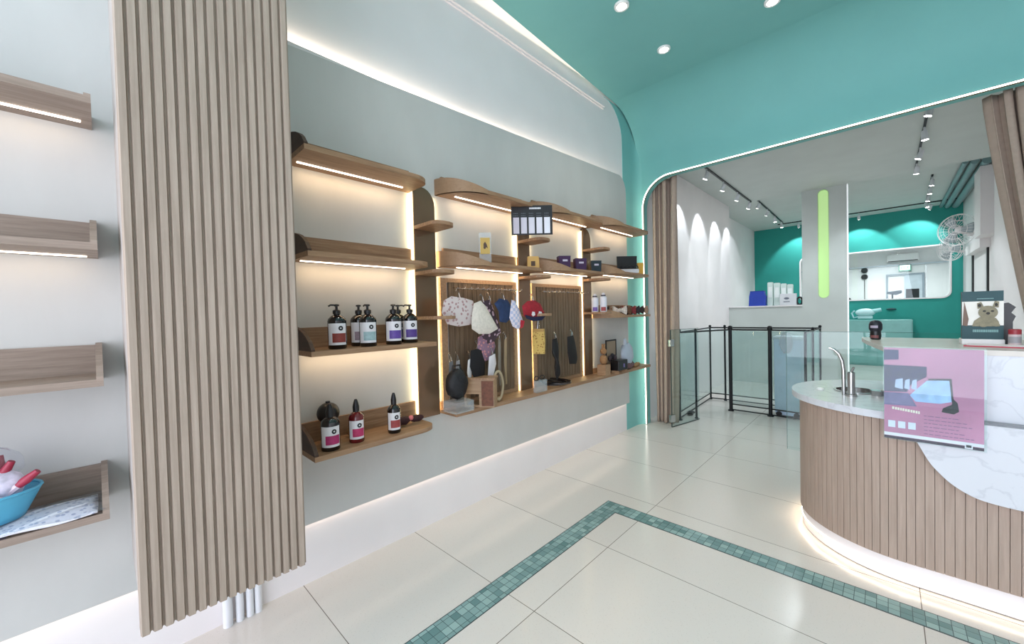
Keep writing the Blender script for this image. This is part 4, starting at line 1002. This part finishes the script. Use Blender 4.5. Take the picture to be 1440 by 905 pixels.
cloth('dog_garment', 'red pet collar scarf with navy brim hanging at the mirror strip', 'pet clothes', [(2.34, 1.56), (2.40, 1.60), (2.50, 1.61), (2.57, 1.58), (2.62, 1.50), (2.55, 1.45), (2.44, 1.44), (2.35, 1.48)], plain('crimson_cloth', (150, 24, 40), .8, vary=.25, scale=30), -2.12, GC, thick=.05,
      parts=[('navy_brim', [(2.34, 1.49), (2.36, 1.46), (2.44, 1.435), (2.55, 1.44), (2.63, 1.495), (2.53, 1.47), (2.43, 1.47)], plain('navy_cloth', (26, 28, 62), .8)), ('white_flower', [(2.42, 1.49), (2.44, 1.475), (2.465, 1.485), (2.46, 1.51), (2.43, 1.515)], M_lab), ('white_flower', [(2.51, 1.49), (2.53, 1.475), (2.555, 1.485), (2.55, 1.51), (2.52, 1.515)], M_lab)])
GLw = 'packs hanging in the lower half of the second bay'
cloth('dog_garment', 'black pet vest hanging low in the second bay', 'pet clothes', [(1.86, 1.24), (1.96, 1.25), (2.0, 1.16), (1.99, 1.04), (1.88, 1.03), (1.85, 1.12)], plain('black_cloth', (18, 16, 20), .85), -2.2, GLw)
cloth('hanging_pack', 'white paper pack hanging beside the low black vest', 'pack', [(2.01, 1.18), (2.07, 1.20), (2.09, 1.12), (2.05, 1.03), (1.99, 1.04)], plain('white_pack', (206, 202, 206), .6), -2.17, GLw, thick=.012)
for i, y in enumerate((1.69, 1.75, 1.86)):
    cloth('leash', ['grey leash loop hanging left in the second bay', 'silver leash loop hanging second from the left', 'white leash loop hanging beside the black vest'][i], 'leash', [(y - .012, 1.17), (y + .015, 1.18), (y + .022, 1.08), (y + .015, .99), (y - .014, .99), (y - .02, 1.08)], plain(['grey_web', 'silver_web', 'white_web'][i], [(92, 92, 92), (140, 138, 138), (214, 212, 212)][i], .7), -2.22, GLw, thick=.014)
for i, y in enumerate((2.13, 2.19, 2.26)):
    cloth('leash', ['thin dark green cord loop hanging right of the white pack', 'thin grey cord loop hanging above the clear stand', 'thin tan cord loop nearest the second mirror'][i], 'leash', [(y - .010, 1.30), (y + .010, 1.30), (y + .016, 1.1), (y + .010, .93), (y - .012, .93), (y - .014, 1.1)], plain(['green_cord', 'grey_cord', 'tan_cord'][i], [(70, 78, 70), (128, 122, 112), (150, 130, 100)][i], .8), -2.24, GLw, thick=.010)
bb = thing('quilted_bag', 'bulky black quilted bag at the left of the second bay sill', 'bag', (-2.17, 1.70, .93))
MB(smooth=True).ball((0, 0, .09), .085, (.7, 1.0, 1.25), 20, .07).build('bag_body', plain('black_quilt', (14, 14, 20), .6, vary=.3, scale=40, bump=.6), bb)
MB(smooth=True).tube([(0, -.04, .17), (0, -.03, .22), (0, .03, .22), (0, .04, .17)], .007, 8).build('handle', M_black, bb)
tb_ = thing('acrylic_box', 'clear acrylic box under the black quilted bag', 'box', (-2.17, 1.71, .83))
MB().box((-.07, -.08, 0), (.07, .08, .075)).build('body', M_bag, tb_)
wc = thing('wooden_box', 'small wooden frame box on the sill in the second bay', 'box', (-2.17, 1.92, .83), radians(35))
MB().prism([[(-.11, 0), (.11, 0), (.11, .20), (-.11, .20)], [(-.095, .015), (.0, .015), (.0, .095), (-.095, .095)]], 'xz', -.06, .06).build('case', M_oakx, wc)
MB().box((-.118, -.066, .20), (.118, .066, .212)).build('lid', M_oak, wc)
MB().box((.02, -.066, .01), (.105, -.060, .19)).build('dark_panel', plain('rust_panel', (104, 60, 40), .6, vary=.3, scale=50), wc)
ac2 = thing('rope_toy', 'coiled pale rope toy hanging at the right of the wooden box', 'toy', (-2.17, 2.10, .83))
MB(smooth=True).tube([(0, .05 * cos(a), .12 + .11 * sin(a)) for a in [2 * pi * i / 20 for i in range(20)]], .010, 8, True).build('rope', plain('pale_rope', (176, 160, 132), .9), ac2)
MB(smooth=True).ball((0, 0, .015), .018, seg=10).build('knot', plain('pale_rope', (176, 160, 132), .9), ac2)
# third bay
kp = thing('treat_pouch', 'yellow speckled treat pouch hanging by the second mirror strip', 'pouch', (-2.17, 2.60, 1.15), radians(25))
MB(smooth=True).prism([[(-.05, 0), (.05, 0), (.055, .11), (.05, .21), (-.05, .21), (-.055, .11)]], 'xz', -.015, .015).build('pouch', dotted('yellow_speckled', (196, 168, 96), (150, 116, 60), 50), kp)
MB().box((-.05, -.017, .19), (.05, .017, .215)).build('header', plain('ochre_header', (170, 136, 70), .5), kp)
MB(smooth=True).tube([(-.01, 0, .21), (0, 0, .318), (.01, 0, .21)], .002, 6).build('cord', M_chrome, kp)
GH = 'black harnesses in the third bay'
cloth('dog_harness', 'black dog harness with dangling strap, left of the pair', 'harness', [(2.80, 1.26), (2.86, 1.27), (2.90, 1.20), (2.88, 1.05), (2.90, .93), (2.86, .88), (2.83, .95), (2.84, 1.06), (2.80, 1.16)], plain('black_web', (20, 18, 20), .7), -2.18, GH)
cloth('dog_harness', 'wide black dog harness, right of the pair', 'harness', [(3.03, 1.27), (3.12, 1.28), (3.17, 1.20), (3.19, 1.05), (3.16, 1.0), (3.06, 1.01), (3.03, 1.12)], plain('black_web', (20, 18, 20), .7), -2.18, GH)
ln = thing('leash_bundle', 'black leash coil lying on the sill of the third bay', 'leash', (-2.20, 2.86, .832))
MB(smooth=True).tube([((.05 + .006 * i % 3) * cos(i * .7), .11 * sin(i * .7), .012 + .0016 * i) for i in range(26)], .008, 6).build('coil', M_black, ln)
MB(smooth=True).tube([(0, .1, .02), (.02, .17, .012), (.01, .22, .01)], .008, 6).build('clip', M_blackm, ln)
gl = thing('folded_glasses', 'thin dark spectacles lying near the second mirror strip', 'glasses', (-2.14, 2.52, .83))
MB(smooth=True).tube([(.0, .03 * cos(a), .12 + .018 * sin(a)) for a in [2 * pi * i / 14 for i in range(14)]], .004, 6, True).tube([(.0, .075 + .03 * cos(a), .12 + .018 * sin(a)) for a in [2 * pi * i / 14 for i in range(14)]], .004, 6, True).build('rims', M_blackm, gl)
MB().box((-.02, -.02, 0), (.02, .12, .10), .003).build('stand', M_bag, gl)
# fourth bay stock
ft = thing('toy_rabbit', 'small tan plush rabbit left in the far bay', 'toy', (-2.17, 3.66, .83))
MB(smooth=True).ball((0, 0, .16), .05, (.8, .9, 1.1), 16).ball((0, 0, .25), .035, seg=14).build('body', plain('tan_plush', (150, 112, 76), .9, vary=.2, scale=50), ft)
for s in (-1, 1): MB(smooth=True).tube([(0, s * .012, .27), (0, s * .02, .33)], [.012, .008], 8).build('ear', plain('tan_plush', (150, 112, 76), .9), ft)
MB().box((-.05, -.05, 0), (.05, .05, .11)).build('base_block', M_oakx, ft)
fr2 = thing('wire_rack', 'dark framed mini rack of accessories in the far bay', 'rack', (-2.20, 3.86, .83))
MB().prism([[(-.11, 0), (.11, 0), (.11, .36), (-.11, .36)], [(-.10, .01), (.10, .01), (.10, .345), (-.10, .345)]], 'yz', 0, .012).build('frame', M_blackm, fr2)
MB().box((.004, -.10, .01), (.006, .10, .345)).build('back_sheet', plain('taupe_sheet', (142, 124, 104), .6), fr2)
for i in range(3): MB(smooth=True).ball((.025, -.06 + i * .055, .16 + .02 * (i % 2)), .03, (.6, .9, 1.1), 12, .1).build('hanging_item', plain('dark_item_%d' % i, [(52, 40, 44), (30, 26, 34), (70, 52, 56)][i], .8), fr2)
dx = thing('accessory_box', 'black accessory box with a small violet mark before the mini rack', 'box', (-2.12, 3.90, .83))
MB().box((-.05, -.10, .03), (.05, .10, .14), .006).build('carton', M_black, dx)
MB().box((.05, .0, .06), (.052, .03, .10)).build('violet_mark', plain('violet_mark', (110, 96, 150), .5), dx)
for s in (-.09, .09): MB().box((-.045, s - .006, 0), (.045, s + .006, .03)).build('foot', M_oak, dx)
pbag = thing('supply_bag', 'pale blue plastic bag standing near the curtain end of the sill', 'bag', (-2.17, 4.16, .83))
MB(smooth=True).ball((0, 0, .16), .12, (.55, .9, 1.2), 18, .10).ball((0, -.03, .31), .03, (.7, .8, 1.6), 10, .1).build('bag_body', plain('pale_blue_bag', (166, 176, 190), .45), pbag)
MB(smooth=True).ball((.01, .01, .055), .10, (.6, 1.0, .5), 14, .1).build('contents', plain('mauve_contents', (96, 72, 74), .7, vary=.3, scale=30), pbag)
cd = MB(smooth=True)
for i in range(4): cd.ball((random.uniform(-.03, .03), -.07 + i * .05, .022), .03, (.9, 1.2, .7), 10, .15)
tag(cd.build('brown_towel', plain('tan_towel', (158, 126, 88), .9), loc=(-2.2, 4.45, .83)), 'crumpled tan cloth at the curtain end of the sill', 'cloth')

# ============================================================ LEFT TRAY STOCK
ZT = .79 + .026
bk_ = thing('basket', 'round blue plastic basket of toy packs sitting on flat packs, left shelf', 'basket', (-2.16, -.30, ZT + .036))
def bwall(u, v):
    a = 2 * pi * u; r = .085 + .035 * v; return (r * cos(a) * .95, r * sin(a) * 1.15, .09 * v)
MB(smooth=True).sheet(bwall, 28, 5).build('wall', plain('sky_blue_plastic', (84, 172, 205), .45), bk_, solid=.004)
MB(smooth=True).tube([(.114 * cos(a), .138 * sin(a), .092) for a in [2 * pi * i / 28 for i in range(28)]], .005, 6, True).build('rim', plain('sky_blue_plastic', (84, 172, 205), .45), bk_)
MB(smooth=True).lathe([(.001, 0), (.084, 0), (.084, .004), (.001, .004)], n=24, sx=.95, sy=1.15).build('bottom', plain('sky_blue_plastic', (84, 172, 205), .45), bk_)
gp = ['red handled toy stick wrapped in plastic, %s' % s for s in ('tallest in the blue basket', 'leaning right in the blue basket', 'lying to the right over the basket rim', 'standing at the rear of the basket', 'tilted left in the basket')]
dirs = [(.0, .03, .16), (.02, .07, .14), (.03, .11, .10), (-.03, .0, .15), (.02, -.06, .14)]
for i, d in enumerate(dirs):
    t = thing('toy_stick', gp[i], 'toy', (-2.15 + (i % 3 - 1) * .03, -.31 + .018 * i, ZT + .09), 0, 'wrapped toy sticks in the blue basket')
    d = Vector(d)
    MB(smooth=True).tube([(0, 0, 0), tuple(d * .6)], .012, 8).build('stick', plain('pale_pink_wrap', (206, 186, 200), .4), t)
    MB(smooth=True).tube([tuple(d * .55), tuple(d * .75), tuple(d)], [.010, .014, .009], 10).build('handle', plain('wine_red', (150, 34, 60), .45), t)
GPk = 'clear wrapped packs around the blue basket'
for i, (y, z, dx_, c) in enumerate(((-.33, .13, .06, (120, 100, 140)), (-.25, .12, .05, (206, 198, 216)), (-.43, .10, .04, (120, 100, 132)))):
    t = MB(smooth=True).ball((0, 0, 0), .055, (.6, 1.1, .8), 14, .14)
    tag(t.build('wrapped_pack', plain('lilac_wrap_%d' % i, c, .35, vary=.25, scale=40), loc=(-2.14 + dx_ * .3, y, ZT + z + .035)), ['lilac wrapped pack at the front of the blue basket', 'pale pack at the right side of the blue basket', 'violet grey pack at the left side of the basket'][i], 'pack', GPk)
t = thing('plastic_bag', 'clear plastic bag puffed over the blue basket', 'bag', (-2.18, -.30, ZT + .18))
MB(smooth=True).ball((0, 0, .03), .09, (.6, 1.1, .8), 36, .05).build('film', M_film, t)
fp = thing('flat_pack', 'flat clear bag of folded patterned cloths on the lowest left shelf', 'pack', (-2.14, -.13, ZT), radians(0))
MB(smooth=True).sheet(lambda u, v: (-.10 + .20 * u, -.14 + .24 * v, .012 + .018 * sin(pi * u) * sin(pi * v) ** .5 + .004 * sin(13 * u + 7 * v)), 14, 16).build('folded_cloth', dotted('patterned_white_cloth', (232, 232, 238), (176, 182, 204), 60), fp, solid=.008)
MB(smooth=True).sheet(lambda u, v: (-.115 + .23 * u, -.15 + .27 * v, .020 + .018 * sin(pi * u) * sin(pi * v) ** .5 + .004 * sin(17 * u + 9 * v)), 14, 16).build('film', M_film, fp, solid=.001)
f2 = thing('flat_pack', 'dark edged clear pack under the patterned cloths, front left', 'pack', (-2.12, -.36, ZT), radians(12))
MB(smooth=True).sheet(lambda u, v: (-.10 + .19 * u, -.12 + .22 * v, .008 + .03 * sin(pi * u) * sin(pi * v) + .005 * sin(21 * u + 5 * v)), 12, 14).build('folded_cloth', plain('pale_lilac_film', (196, 192, 210), .35, vary=.25, scale=30), f2, solid=.006)
MB().box((-.1, -.13, .0), (.09, .11, .004)).build('card', plain('dark_card', (60, 52, 66), .5), f2)
